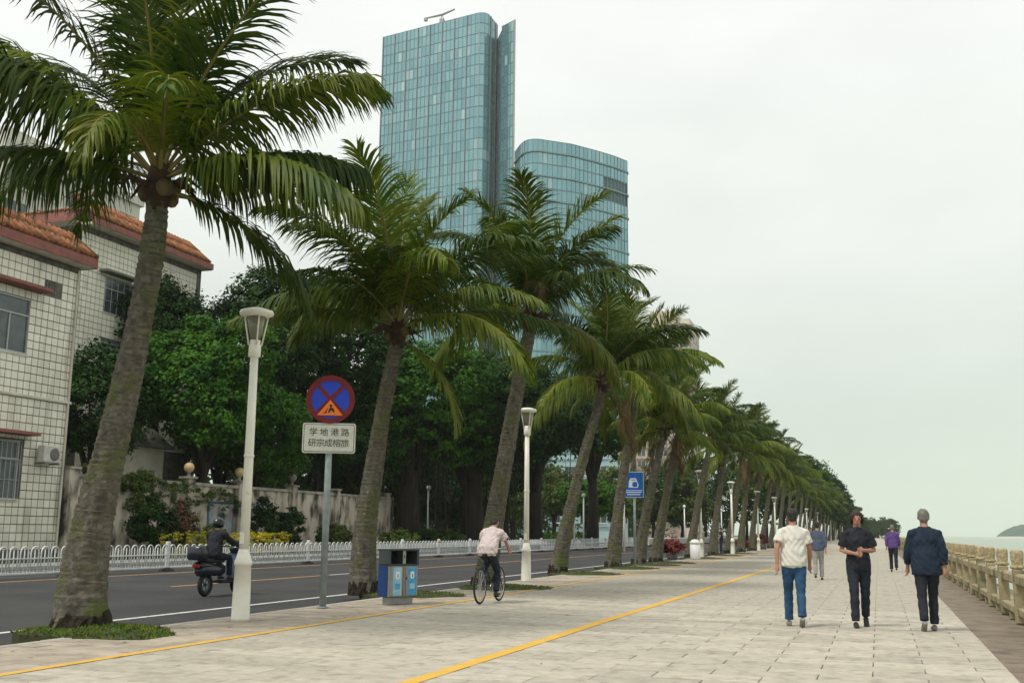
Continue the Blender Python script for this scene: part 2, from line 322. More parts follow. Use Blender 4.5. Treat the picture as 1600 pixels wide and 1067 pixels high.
# kerbside strip of smaller slabs
strip = MB().box(-9.38, -7.62, -3, 110, -.45, -.022).build('kerbside_pavement', 'joint'); tag(strip, kind='structure')
MB().box(-9.38, -7.62, 110, FAR, -.45, -.001).build('paving_field', 'strip', strip)
pm = slab_mesh('paving_slab', .575, .29, .05, 'strip'); cnt = 0; q = MB()
for r_ in range(360):
    y = 8. + r_ * .3
    for c_ in range(-1, 3):
        x = -9.38 + c_ * .586 + (.293 if r_ % 2 else 0)
        a, b = max(x, -9.38), min(x + .58, -7.62)
        if b - a < .05: continue
        if cnt < 300 and b - a > .5:
            o = link('paving_slab', pm, strip); o.location = ((a + b) / 2, y, -.026 + random.uniform(-.003, .002)); o.rotation_euler = (random.gauss(0, .004), random.gauss(0, .003), 0); cnt += 1
        else: q.box(a + .004, b - .004, y - .145, y + .145, -.05, random.uniform(-.003, .001))
tag(q.build('small_paving_slabs', 'strip', strip), kind='stuff')
kb = MB().box(-9.55, -9.38, -3, FAR, -.45, -.03).build('kerb', 'kerb'); tag(kb, kind='structure')
km = MB().cbox((0, 0, 0), (.17, .985, .12), ch=.015).mesh('kerb_stone', 'kerb')
for i in range(60):
    o = link('kerb_stone', km, kb); o.location = (-9.465, 8 + i, -.054 + random.uniform(-.003, .003))
q = MB().box(-9.547, -9.383, 67.5, FAR, -.10, .004); tag(q.build('distant_kerb_stones', 'kerb', kb), kind='stuff')
# painted lines
def line(nm, x, w, y0, y1, z, m_, ny=60):
    q = MB(); pts = [y0 + (y1 - y0) * (i / ny) ** 1.8 for i in range(ny + 1)]
    vs = []
    for y in pts: j = random.gauss(0, .006); vs += [(x - w / 2 + j, y, z), (x + w / 2 + random.gauss(0, .004), y, z)]
    q.add(vs, [(2 * i, 2 * i + 1, 2 * i + 3, 2 * i + 2) for i in range(ny)]); return tag(q.build(nm, m_), kind='structure')
line('yellow_kerbside_line', -7.68, .13, 2, FAR, .005, 'yellow'); line('yellow_lane_line', -4.05, .17, 2, FAR, .005, 'yellow')
line('white_edge_line', -11.6, .14, 2, FAR, ROAD_Z + .004, 'whitep'); line('orange_centre_line', -21.9, .13, 2, FAR, ROAD_Z + .004, 'orange')
line('orange_lane_line', -16.9, .13, 23, 31, ROAD_Z + .004, 'orange'); line('white_lane_dash', -16.9, .13, 31.2, 33, ROAD_Z + .004, 'whitep', 4)
line('orange_lane_line', -16.9, .13, 36, FAR, ROAD_Z + .004, 'orange'); line('white_verge_line', -26.6, .14, 2, FAR, ROAD_Z + .004, 'whitep')
# expansion joint across the slabs
q = MB(); q.add([(-7.6, 17.72, .0035), (-7.6, 17.70, .0035), (-3.5, 16.95, .0035), (-3.5, 16.97, .0035)], [(0, 1, 2, 3)]); q.add([(-3.5, 16.97, .0035), (-3.5, 16.95, .0035), (1.2, 16.62, .0035), (1.2, 16.64, .0035)], [(0, 1, 2, 3)])
tag(q.build('expansion_joint', 'joint'), kind='structure')
tag(MB().box(1.2, 2.35, -3, FAR, -.45, -.012).build('brown_edge_pavement', 'edgestrip'), kind='structure')
tag(MB().box(2.35, 2.9, -3, FAR, -2.6, -.02).build('sea_wall', 'stone'), kind='structure')
# shore rocks
V = []; q = MB()
for i in range(520):
    y = 6 + 130 * random.random() ** 1.6; x = random.uniform(2.95, 5.6); r_ = random.uniform(.25, .6); z = -.3 - (x - 2.9) * .75
    ph = [random.uniform(0, 6.28) for _ in range(3)]; b = len(q.v)
    q.ball((x, y, z), (r_, r_ * random.uniform(.7, 1.2), r_ * .7), 7)
    for k in range(b, len(q.v)):
        v = q.v[k]; f = 1 + .25 * math.sin(v[0] * 5 + ph[0]) * math.sin(v[1] * 4 + ph[1]) ; q.v[k] = (x + (v[0] - x) * f, y + (v[1] - y) * f, z + (v[2] - z) * f)
tag(q.build('shore_rocks', 'rock'), 'rough grey boulders heaped below the sea wall', 'rocks', kind='stuff')
# island
def hillmesh(nm, cx, cy, lx, ly, h, m_, seed, z=-2.2):
    n = 70; g = np.linspace(-1, 1, n); X, Y = np.meshgrid(g, g); r2 = X ** 2 + Y ** 2
    rr = np.random.default_rng(seed); Z = np.maximum(0, 1 - r2) ** .8
    for k in range(7):
        f = 2 ** (k / 1.6) * 1.6; a, b = rr.uniform(0, 6.28, 2); Z = Z + (np.maximum(0, 1 - r2) ** .5) * .28 / f ** .9 * np.sin(X * f * 2 + a) * np.cos(Y * f * 2 + b)
    Z = Z + (r2 < .9) * rr.uniform(0, .05, Z.shape)
    V = np.stack([cx + X * lx, cy + Y * ly, z + np.maximum(Z, -0.02) * h], -1).reshape(-1, 3)
    I = np.arange(n * n).reshape(n, n); Q = np.stack([I[:-1, :-1], I[:-1, 1:], I[1:, 1:], I[1:, :-1]], -1).reshape(-1, 4)
    return link(nm, np_mesh(nm, V, Q, m_))
# ------------------------------------------------------------------ balustrade
bal = empty('stone_balustrade', (2.05, 8, 0)); tag(bal, 'weathered stone balustrade with round carved post tops between the promenade and the sea', 'balustrade')
PS = 2.2
def post_body(): return MB().cbox((0, 0, .42), (.16, .22, .84), ch=.02).mesh('post', 'stone')
def capm():
    prof = [(.085, .84), (.112, .85), (.112, .885), (.086, .90), (.088, .915), (.096, .98), (.098, 1.09), (.088, 1.125), (.07, 1.135), (.0, 1.137)]
    q = MB(); q._lathe(prof, 20, (0, 0, 0), None)
    for k in range(len(q.v)):
        x, y, z = q.v[k]
        if .93 < z < 1.1: f = 1 + random.uniform(-.05, .04); q.v[k] = (x * f, y * f, z)
    return q.mesh('post_cap', 'stonecap', True)
pbm, pcm = post_body(), capm()
railm = MB().cbox((0, 0, 0), (.15, PS - .23, .17), ch=.03).mesh('top_rail', 'stone')
lowm = MB().cbox((0, 0, 0), (.12, PS - .23, .12), ch=.015).mesh('bottom_rail', 'stone')
footm = MB().cbox((0, 0, 0), (.10, .16, .13), ch=.01).mesh('foot_block', 'stone')
midm = MB().cbox((0, 0, 0), (.09, .16, .33), ch=.01).mesh('baluster', 'stone')
NB = 74
for i in range(NB):
    y = 3.3 - 8 + i * PS
    o = link('post', pbm, bal, (0, y, 0)); c = link('post_cap', pcm, o, (0, 0, 0)); c.rotation_euler[2] = random.uniform(0, 6)
    link('top_rail', railm, bal, (0, y + PS / 2, .685)); link('bottom_rail', lowm, bal, (0, y + PS / 2, .19)); link('foot_block', footm, bal, (0, y + PS / 2, .058))
q = MB(); y = 3.3 - 8 + NB * PS
while y < FAR - 12:
    q.cbox((0, y, .43), (.24, .27, .86)); q.cbox((0, y, 1.0), (.21, .21, .27)); q.cbox((0, y + PS / 2, .765), (.2, PS - .25, .13)); q.cbox((0, y + PS / 2, .27), (.15, PS - .25, .13)); y += PS
tag(q.build('distant_bays', 'stone', bal), kind='stuff')

# ------------------------------------------------------------------ palms
def frond_arrays(L=4., el=40., droop=70., side=0., n=70, ll=.95, w=.042, hang=.6, seed=0, pw=1.3, bare=.14, vee=.25, ragged=.12):
    r_ = np.random.default_rng(seed); N = 22; t = np.linspace(0, 1, N)
    elv = np.radians(el - droop * t ** pw); az = np.radians(side) * t ** 1.5
    D = np.stack([np.cos(elv) * np.cos(az), np.cos(elv) * np.sin(az), np.sin(elv)], -1)
    P = np.zeros((N, 3)); P[1:] = np.cumsum((D[1:] + D[:-1]) / 2 * (L / (N - 1)), 0)
    rad = .038 * (1 - t) ** .8 + .005; rad[0] = .06
    S = np.stack([-np.sin(az), np.cos(az), 0 * az], -1); U = np.cross(D, S); U = unit(U) * 1.0; U = np.where(U[:, 2:3] < 0, -U, U) if el < 80 else -np.cross(S, D)
    U = np.cross(D, S)
    V = []; Q = []
    for i in range(N):
        for (a, b) in ((1, 0), (0, .7), (-1, 0), (0, -.7)): V.append(P[i] + S[i] * a * rad[i] + U[i] * b * rad[i])
    for i in range(N - 1):
        for j in range(4): Q.append((i * 4 + j, i * 4 + (j + 1) % 4, i * 4 + 4 + (j + 1) % 4, i * 4 + 4 + j))
    V = np.array(V); Q = np.array(Q); mi = np.ones(len(Q), int)
    # leaflets
    tt = np.linspace(bare, .995, n); tt = np.concatenate([tt, tt]) + r_.uniform(-.004, .004, 2 * n); tt = np.clip(tt, 0, .999)
    sg = np.concatenate([np.ones(n), -np.ones(n)])
    def ip(A): return np.stack([np.interp(tt, t, A[:, k]) for k in range(3)], -1)
    p, T, Sx, Ux = ip(P), unit(ip(D)), unit(ip(S)), unit(ip(U))
    Ux = np.where((Ux[:, 2:3] < -.2), -Ux, Ux)
    ln = ll * (np.interp(tt, [0, bare, .3, .55, .8, 1], [.4, .55, .95, 1., .75, .38])) * r_.uniform(1 - ragged, 1 + ragged, 2 * n)
    broken = r_.random(2 * n) < .07; ln[broken] *= r_.uniform(.1, .6, broken.sum()); gp_ = r_.uniform(.3, .9, 3); ln *= np.where(np.abs(tt[:, None] - gp_).min(1) < .012, .25, 1)
    a = np.radians(np.interp(tt, [0, .3, .8, 1], [28, 35, 50, 70]) + r_.normal(0, 4, 2 * n))
    d = unit(Sx * (sg * np.cos(a))[:, None] + T * np.sin(a)[:, None] + Ux * vee + r_.normal(0, .085, (2 * n, 3)))
    g = np.array([0, 0, -1.]); K = 4; pts = [p]; cur = d; hg = hang * r_.uniform(.75, 1.3, 2 * n)
    dirs = []
    for k in range(K):
        cur = unit(cur + g * (hg * (.35 + .3 * k))[:, None] * .8); dirs.append(cur); pts.append(pts[-1] + cur * (ln / K)[:, None])
    wd = [w * .6, w, w * .9, w * .6, w * .08]
    rows_ = []
    for k in range(K + 1):
        dd = dirs[min(k, K - 1)]; W = T - dd * (T * dd).sum(-1, keepdims=True); W = unit(W + Ux * r_.normal(0, .25, (2 * n, 1)))
        rows_.append((pts[k] - W * wd[k] / 2, pts[k] + W * wd[k] / 2))
    LV = np.stack([x for pr in rows_ for x in pr], 1).reshape(-1, 3)  # (2n, 2(K+1),3)
    b0 = len(V) + np.arange(2 * n)[:, None] * (2 * (K + 1)); qs = []
    for k in range(K): qs.append(np.stack([b0[:, 0] + 2 * k, b0[:, 0] + 2 * k + 1, b0[:, 0] + 2 * k + 3, b0[:, 0] + 2 * k + 2], -1))
    LQ = np.concatenate(qs); V = np.concatenate([V, LV]); Q = np.concatenate([Q, LQ]); mi = np.concatenate([mi, np.zeros(len(LQ), int)])
    return V, Q, mi
def frond_mesh(m_, **k):
    V, Q, mi = frond_arrays(**k); return np_mesh('frond', V, Q, [m_, 'rachis'], mi)
# view frame for choosing which way a frond of the nearest palms points: 0 = right along the view, 90 = towards the camera
def azw(phi): a = R(phi); rv = Vector((.946, .323)); tv = Vector((.323, -.946)); v = rv * math.cos(a) + tv * math.sin(a); return math.atan2(v.y, v.x)
def trunk_mesh(path, rads, seed, n=26, step=.033, ring=.014):
    r_ = random.Random(seed); P = [Vector(p) for p in path]; 
    # catmull resample
    tot = sum((P[i + 1] - P[i]).length for i in range(len(P) - 1)); K = int(tot / step); vs = []; mi_ = []
    Z = [p.z for p in P]
    phase = [r_.uniform(0, 6.28) for _ in range(5)]
    def sm(arr, z): return float(np.interp(z, Z, arr))
    X = np.polyfit(Z, [p.x for p in P], min(3, len(P) - 1)); Yp = np.polyfit(Z, [p.y for p in P], min(3, len(P) - 1))
    for i in range(K + 1):
        z = Z[0] + (Z[-1] - Z[0]) * i / K; rad = sm(rads, z)
        saw = (0, .55, 1.0)[i % 3] * ring * (1 if z > 1.2 else .5) + r_.uniform(-.003, .003); mi_ += [1 if (i % 3 == 2 and z > .5) else 0] * n
        cx, cy = np.polyval(X, z), np.polyval(Yp, z)
        for j in range(n):
            a = 2 * math.pi * j / n; rr = rad + saw + .022 * rad / .3 * math.sin(3 * a + phase[0] + z * 1.1) + .012 * math.sin(5 * a + phase[1] - z * 2) + r_.uniform(-.003, .003)
            tilt = .02 * math.sin(a + phase[2] + i * .7)
            vs.append((cx + rr * math.cos(a), cy + rr * math.sin(a), z + tilt))
    q = MB(); q.add(vs, [(i * n + j, i * n + (j + 1) % n, (i + 1) * n + (j + 1) % n, (i + 1) * n + j) for i in range(K) for j in range(n)] + [tuple(range(K * n, K * n + n))]); q.mi = [m_ if r_.random() < .85 else 0 for m_ in mi_[:K * n]] + [0]
    return q.mesh('trunk', ['trunk', 'trunkscar'], False), (float(np.polyval(X, Z[-1])), float(np.polyval(Yp, Z[-1])), Z[-1])
POOL = {}
def pool(kind, i):
    k = (kind, i)
    if k in POOL: return POOL[k]
    sd = hash((kind == 'a', i, 11)) % 1000 + i * 17 + len(kind)
    rr = random.Random(i * 31 + ord(kind[0]))
    P = dict(up=dict(L=3.9, el=80, droop=42, hang=.3, vee=.4, ll=.95, m='f_mid'), hi=dict(L=4.0, el=62, droop=72, hang=.45, vee=.3, m='f_green'), mid=dict(L=4.0, el=40, droop=85, hang=.8, m='f_mid'),
             low=dict(L=3.9, el=8, droop=70, hang=1.0, m='f_mid'), old=dict(L=3.4, el=-22, droop=60, hang=.9, m='f_yel'), dead=dict(L=2.7, el=-50, droop=35, hang=.8, m='f_dead', n=40, ragged=.4))[kind].copy()
    m_ = P.pop('m'); P['el'] += rr.uniform(-7, 7); P['droop'] += rr.uniform(-14, 14); P['L'] *= rr.uniform(.9, 1.1); P['side'] = rr.uniform(-22, 22); P['seed'] = i * 7 + len(kind)
    if kind == 'low' and i % 3 == 1: m_ = 'f_yel'
    if kind == 'mid' and i % 2: m_ = 'f_green'
    P.setdefault('n', 104); P.setdefault('w', .044); P['ll'] = P.get('ll', .95) * 1.2; P['hang'] *= 1.25
    POOL[k] = (frond_mesh(m_, **P), P, m_); return POOL[k]
PL = [('up', 5), ('hi', 6), ('mid', 6), ('low', 3), ('old', 1), ('dead', 1)]
def crown(root, top, seed, scale=1., spec=None, counts=PL):
    r_ = random.Random(seed); ga = r_.uniform(0, 6.28); k = 0
    for kind, cnt in counts:
        for i in range(cnt):
            k += 1; ga += 2.39996 + r_.uniform(-.25, .25)
            me = pool(kind, r_.randrange(5))[0]
            o = link('frond', me, root); o.location = (top[0], top[1], top[2] + {'up': .12, 'hi': .05, 'mid': 0, 'low': -.06, 'old': -.12, 'dead': -.15}[kind]); o.scale = (scale * r_.uniform(.9, 1.1),) * 3
            lean = (-.10 + .05 * r_.random()) if 1 else 0
            o.rotation_euler = (r_.uniform(-.15, .15), r_.uniform(-.12, .12), ga)
def crown_extra(root, top, seed, r0=.18):
    r_ = random.Random(seed + 5); x, y, z = top
    q = MB(); q.tube([(x, y, z - .45), (x, y, z - .25), (x, y, z), (x, y, z + .25), (x, y, z + .45)], [r0, r0 * 1.35, r0 * 1.35, r0 * .9, r0 * .3], 12)
    for i in range(10):
        a = r_.uniform(0, 6.28); q.tube([(x + r0 * math.cos(a), y + r0 * math.sin(a), z - .1), (x + .38 * math.cos(a), y + .38 * math.sin(a), z + r_.uniform(-.1, .15)), (x + .6 * math.cos(a), y + .6 * math.sin(a), z - r_.uniform(0, .3))], [.05, .04, .012], 5)
    q.build('crown_shaft', 'fibre', root, True)
    for i in range(5):
        a = r_.uniform(0, 6.28); MB().ball((0, 0, 0), (.10, .10, .125), 8).build('coconut', 'coconut', root, True, (x + .22 * math.cos(a), y + .22 * math.sin(a), z - r_.uniform(.05, .22)))
def grass_patch(cx, cy, lx, ly, label, seed, n=900, h=.09):
    r_ = np.random.default_rng(seed); q = MB(); K = 22; rings = 5; vs = [(cx, cy, h)]
    ph = r_.uniform(0, 6.28, 3)
    def edge(a): return 1 + .10 * math.sin(3 * a + ph[0]) + .06 * math.sin(7 * a + ph[1])
    for k in range(1, rings + 1):
        f = k / rings
        for j in range(K): a = 2 * math.pi * j / K; vs.append((cx + lx * f * math.cos(a) * edge(a), cy + ly * f * math.sin(a) * edge(a), .004 + h * (1 - f ** 1.8)))
    fs = [(0, 1 + j, 1 + (j + 1) % K) for j in range(K)] + [(1 + k * K + j, 1 + (k + 1) * K + j, 1 + (k + 1) * K + (j + 1) % K, 1 + k * K + (j + 1) % K) for k in range(rings - 1) for j in range(K)]
    nb = len(vs); vs += [(v[0], v[1], -.14) for v in vs[-K:]]; fs += [(nb - K + j, nb + j, nb + (j + 1) % K, nb - K + (j + 1) % K) for j in range(K)]
    q.add(vs, fs)
    q.m = 1
    a = r_.uniform(0, 6.283, n); f = np.sqrt(r_.random(n)); 
    for i in range(n):
        e_ = edge(a[i]) * 1.02; x = cx + lx * f[i] * math.cos(a[i]) * e_; y = cy + ly * f[i] * math.sin(a[i]) * e_; z = .002 + h * (1 - f[i] ** 1.8)
        b = r_.uniform(0, 6.28); w = .012 * r_.uniform(.7, 1.3); hh = r_.uniform(.012, .05); dx, dy = math.cos(b) * w, math.sin(b) * w; lx_, ly_ = r_.normal(0, .03, 2)
        q.add([(x - dx, y - dy, z), (x + dx, y + dy, z), (x + lx_, y + ly_, z + hh)], [(0, 1, 2)])
    return tag(q.build('grass_patch', ['soil', 'grass']), label, 'grass', kind='stuff')

# nearest palm ------------------------------------------------
def palm(path, rads, label, seed, spec, scale=1., counts=PL, base_dark=True, rest=True, unique=False):
    bx, by = path[0][0], path[0][1]
    root = empty('palm_tree', (bx, by, 0)); tag(root, label, 'palm tree', 'coconut palms in a row along the kerb')
    lp = [(p[0] - bx, p[1] - by, p[2]) for p in path]
    me, top = trunk_mesh(lp, rads, seed); link('trunk', me, root)
    if base_dark:
        q = MB(); r_ = random.Random(seed); rb = rads[0]; n = 40
        prof = [(rb * 1.12, -.02), (rb * 1.06, .10), (rb * 1.0, .22)]; vs = []
        for rr, z in prof:
            for j in range(n): a = 2 * math.pi * j / n; f = rr + r_.uniform(-.03, .035); vs.append((f * math.cos(a), f * math.sin(a), z + (r_.uniform(-.06, .07) if z > .2 else 0)))
        vs += [(rads[0] * .9 * math.cos(2 * math.pi * j / n), rads[0] * .9 * math.sin(2 * math.pi * j / n), .22) for j in range(n)]
        q.add(vs, [(i * n + j, i * n + (j + 1) % n, (i + 1) * n + (j + 1) % n, (i + 1) * n + j) for i in range(3) for j in range(n)])
        q.build('root_collar', 'roots', root)
    top = (top[0], top[1], top[2] + .25)
    crown_extra(root, top, seed, rads[-1])
    for i, sp in enumerate(spec):
        sp = dict(sp); m_ = sp.pop('m', 'f_green'); phi = sp.pop('phi'); dz = sp.pop('dz', 0.)
        o = link('frond', frond_mesh(m_, seed=seed * 50 + i, **sp), root); o.location = (top[0], top[1], top[2] + dz); o.rotation_euler = (0, 0, azw(phi)); o.scale = (scale,) * 3
    if rest: crown(root, top, seed, scale, counts=counts)
    return root
def wx(px, py, Y):       # photograph pixel (1600 wide) to the point at distance Y along the promenade
    w = CR @ np.array([px - 800, 533.5 - py, -1650.]); t = Y / w[1]; return (w[0] * t, Y, CAM_H + w[2] * t)
P1 = [wx(127, 985, 11.7), wx(137, 850, 11.7), wx(178, 700, 11.7), wx(212, 520, 11.7), wx(236, 400, 11.7), wx(247, 310, 11.7)]; P1[0] = (*P1[0][:2], 0.)
palm(P1, [.36, .27, .205, .165, .15, .13], 'nearest and largest coconut palm, its thick ringed trunk left of the first cream lamp post', 3, [
    dict(phi=2, el=24, droop=46, L=2.9, hang=1.3, ll=1.2, n=140, m='f_green', vee=.1, w=.042),
    dict(phi=20, el=16, droop=64, L=3.4, hang=1.1, ll=1.25, n=120, m='f_mid', w=.05),
    dict(phi=-25, el=-8, droop=62, L=2.8, hang=.8, ll=.8, n=80, m='f_green', dz=-.1),
    dict(phi=-12, el=56, droop=62, L=3.5, hang=.6, n=120, ll=1.1, w=.042),
    dict(phi=10, el=46, droop=50, L=3.3, hang=.65, n=120, m='f_mid', ll=1.15, w=.042),
    dict(phi=-40, el=66, droop=56, L=4.2, hang=.4, n=120, w=.05),
    dict(phi=30, el=68, droop=50, L=4.0, hang=.35, n=95),
    dict(phi=-95, el=84, droop=18, L=4.0, hang=.35, n=100, ll=1.15, vee=.3, w=.055),
    dict(phi=100, el=80, droop=25, L=3.7, hang=.4, n=95, ll=1.1, w=.05),
    dict(phi=165, el=68, droop=45, L=4.2, hang=.4, n=95),
    dict(phi=210, el=60, droop=55, L=4.2, hang=.5, n=95),
    dict(phi=168, el=52, droop=50, L=4.2, hang=1.1, ll=1.5, n=150, m='f_mid', w=.045),
    dict(phi=150, el=42, droop=50, L=4.2, hang=1.1, ll=1.45, n=150, w=.045),
    dict(phi=182, el=22, droop=42, L=3.6, hang=1.3, ll=1.15, n=120, w=.05),
    dict(phi=205, el=24, droop=60, L=4.0, hang=.9, n=80),
    dict(phi=96, el=38, droop=120, L=2.6, hang=.7, n=80, m='f_yel', ll=.8, dz=.1),
    dict(phi=70, el=50, droop=100, L=3.0, hang=.6, n=80, m='f_mid'),
    dict(phi=-70, el=40, droop=70, L=4.0, hang=.7, n=70), dict(phi=-130, el=35, droop=80, L=3.8, hang=.7, n=70), dict(phi=-100, el=62, droop=60, L=4.0, n=70)],
    counts=[('up', 3), ('dead', 0)])
grass_patch(-10.0, 11.75, 1.15, .95, 'grass mound around the foot of the nearest big palm', 1, 2600, .10) if False else None
gp = grass_patch(-9.55, 11.6, 1.05, .75, 'green grass mound round the foot of the nearest palm', 1, 2600, .09)
P2 = [(-10.38, 20.7, 0), wx(574, 800, 20.7), wx(597, 650, 20.7), wx(612, 580, 20.7), wx(621, 530, 20.7)]
palm(P2, [.29, .22, .165, .15, .13], 'second coconut palm, leaning over the litter bin behind the round sign', 5, [
    dict(phi=180, el=22, droop=45, L=3.9, hang=1.1, ll=1.0, n=80, m='f_mid'),
    dict(phi=165, el=50, droop=95, L=3.0, hang=.9, ll=.95, n=80, m='f_yel'),
    dict(phi=200, el=70, droop=45, L=3.4, hang=.5, m='f_yel'),
    dict(phi=-90, el=84, droop=20, L=4.0, hang=.3, m='f_mid', vee=.5, n=100, ll=1.1),
    dict(phi=0, el=62, droop=45, L=3.9, hang=.4, ll=1.0, n=80, m='f_mid'),
    dict(phi=4, el=20, droop=48, L=4.0, hang=1.0, ll=1.0, n=80),
    dict(phi=25, el=35, droop=70, L=3.9, hang=.8, n=80, m='f_mid'),
    dict(phi=10, el=-30, droop=60, L=2.6, hang=.7, m='f_yel', n=60, dz=-.2),
    dict(phi=90, el=60, droop=90, L=3.4, hang=.6, n=80), dict(phi=60, el=55, droop=95, L=3.6, hang=.7, n=80),
    dict(phi=130, el=45, droop=80, L=3.6, hang=.8, n=80)], scale=.95, counts=[('up', 4), ('hi', 5), ('mid', 4), ('low', 1)])
P3 = [(-9.2, 24.8, 0), wx(776, 800, 24.8), wx(800, 650, 24.8), wx(823, 540, 24.8), wx(828, 510, 24.8)]
palm(P3, [.30, .22, .18, .16, .14], 'third coconut palm, mossy green trunk just left of the second lamp post', 8, [
    dict(phi=-90, el=85, droop=20, L=3.9, hang=.3, m='f_mid', vee=.5), dict(phi=20, el=66, droop=45, L=3.9, hang=.4, m='f_mid'), dict(phi=5, el=48, droop=60, L=3.9, hang=.5),
    dict(phi=80, el=70, droop=150, L=2.4, hang=.6, m='f_dead', ll=.6)], scale=.86, counts=[('up', 4), ('hi', 6), ('mid', 6), ('low', 3)])
LB = ['fourth coconut palm, bending right over the kerb beyond the second lamp post', 'fifth coconut palm, its trunk just left of the small blue sign', 'sixth coconut palm, dark slim trunk just right of the small blue sign',
      'seventh coconut palm, wide mossy trunk right of the blue sign', 'eighth coconut palm, pale trunk beside the red flower planter', 'ninth coconut palm, just past the third lamp post', 'tenth coconut palm in the row, dark trunk by the yellow striped bin']
def gpalm(y, h, lean, label, seed, scale, x=-9.6):
    top = (x + lean, y + random.uniform(-.3, .3), h); path = [(x, y, 0), (x + lean * .22, y, h * .3), (x + lean * .6, y, h * .65), top]
    return palm(path, [.30, .20, .16, .13], label, seed, [], scale, [('up', 6), ('hi', 6), ('mid', 7), ('low', 4), ('old', seed % 2), ('dead', (seed // 2) % 3)])
for i, (y, h, ln) in enumerate([(34, 6.1, 1.55), (40, 6.9, 1.0), (44.6, 5.4, 1.1), (48.3, 6.0, 1.2), (57.7, 6.2, 1.2), (66, 6.3, .9), (73, 6.6, 1.2)]):
    gpalm(y, h, ln, LB[i], 20 + i, [.88, .85, .72, .78, .8, .8, .8][i], -10.0 if i == 0 else -9.6)
LB2 = ['slim coconut palm just beyond the tenth one in the kerbside row', 'coconut palm with a low spreading crown before the far lamp post', 'coconut palm left of the red shrub in the distance', 'coconut palm standing close behind the far red shrub', 'palm with crown touching the far row of leafy trees']
for i, y in enumerate([80, 87, 95, 103, 112]): gpalm(y, random.uniform(6., 7.2), random.uniform(.6, 1.2), LB2[i], 40 + i, .82)
# far palms: one crown mesh each
def merged_crown(seed):
    r_ = random.Random(seed); VV, QQ, MI = [], [], []; n0 = 0; ga = 0
    for kind, cnt in [('up', 4), ('hi', 6), ('mid', 7), ('low', 4)]:
        for i in range(cnt):
            ga += 2.4; P = dict(pool(kind, i % 5)[1]); P['n'] = 34; P['w'] = .09; V, Q, mi = frond_arrays(**P)
            c, s_ = math.cos(ga), math.sin(ga); V = V @ np.array([[c, s_, 0], [-s_, c, 0], [0, 0, 1]]); VV.append(V); QQ.append(Q + n0); MI.append(mi); n0 += len(V)
    return np_mesh('crown', np.concatenate(VV), np.concatenate(QQ), ['f_green' if seed % 2 else 'f_mid', 'rachis'], np.concatenate(MI))
MC = [merged_crown(k) for k in range(3)]
tm, ttop = trunk_mesh([(0, 0, 0), (.3, 0, 2.2), (.7, 0, 4.8), (1.0, 0, 6.6)], [.28, .18, .15, .12], 77, 10, .15)
y = 121; i = 0
while y < 400:
    root = empty('palm_tree', (-9.7 + random.uniform(-.4, .3), y, 0)); tag(root, f'coconut palm, {ordn(i + 16)} from the camera in the kerbside row, small and far off', 'palm tree', 'far coconut palms merging towards the horizon')
    sc = random.uniform(.9, 1.15); a = link('trunk', tm, root); a.scale = (1, 1, sc); c = link('crown', MC[i % 3], root, (ttop[0], ttop[1], ttop[2] * sc + .15)); c.rotation_euler[2] = random.uniform(0, 6.28); c.scale = (.85,) * 3
    y += random.uniform(8, 11); i += 1
PATCH = [(-9.95, 20.9, 'green grass mound round the foot of the palm by the litter bin'), (-9.0, 24.6, 'mossy grass mound below the cyclist, round the third palm'), (-9.5, 34, 'grass mound right of the second lamp post'), (-9.4, 40, 'grass mound round the palm left of the blue sign'), (-9.3, 44.6, 'grass mound round the slim palm right of the blue sign'), (-9.2, 48.3, 'grass mound round the seventh palm'), (-9.2, 57.7, 'grass mound beside the third lamp post'), (-9.2, 66, 'small grass mound round the ninth palm'), (-9.2, 73, 'small grass mound round the tenth palm')]
for i, (x, y, lb) in enumerate(PATCH): grass_patch(x + (.35 if i != 0 else .55), y, 1.15, 1.15 if i else .9, lb, 10 + i, 1100 if i < 4 else 300, .07)
# ------------------------------------------------------------------ leafy trees and shrubs
def wX(px, py, X):
    w = CR @ np.array([px - 800, 533.5 - py, -1650.]); t = X / w[0]; return (X, w[1] * t, CAM_H + w[2] * t)
def leaf_cloud(lobes, n, clump_r, per, size, seed, fill=.25):
    r_ = np.random.default_rng(seed); lb = np.array(lobes, float); wgt = (lb[:, 3] * lb[:, 4] + lb[:, 4] * lb[:, 5]) ; wgt /= wgt.sum()
    k = r_.choice(len(lb), n, p=wgt); d = unit(r_.normal(0, 1, (n, 3)) + [0, 0, .25]); f = np.where(r_.random(n) < fill, r_.uniform(.3, .8, n), r_.uniform(.82, 1.08, n))
    C = lb[k, :3] + d * lb[k, 3:6] * f[:, None]
    inside = np.zeros(n, bool)
    for L_ in lb: inside |= (((C - L_[:3]) / L_[3:6]) ** 2).sum(1) < .45
    C, d = C[~inside], d[~inside]; n = len(C); cr = clump_r * r_.uniform(.6, 1.35, n)
    off = r_.normal(0, 1, (n, per, 3)); off = unit(off) * (r_.random((n, per, 1)) ** .5); off[..., 2] *= .55
    P = C[:, None] + off * cr[:, None, None]; N_ = unit(off * .8 + d[:, None] * .5 + np.array([0, 0, .6]) + r_.normal(0, .45, P.shape)).reshape(-1, 3); P = P.reshape(-1, 3); m_ = len(P)
    A = unit(np.cross(N_, r_.normal(0, 1, (m_, 3)))); B = np.cross(N_, A); s_ = size * r_.uniform(.6, 1.3, (m_, 1))
    V = np.stack([P - A * s_ * .5, P + B * s_ * .27 - N_ * s_ * .05, P + A * s_ * .5, P - B * s_ * .27 - N_ * s_ * .05], 1).reshape(-1, 3)
    return V, np.arange(m_ * 4).reshape(-1, 4)
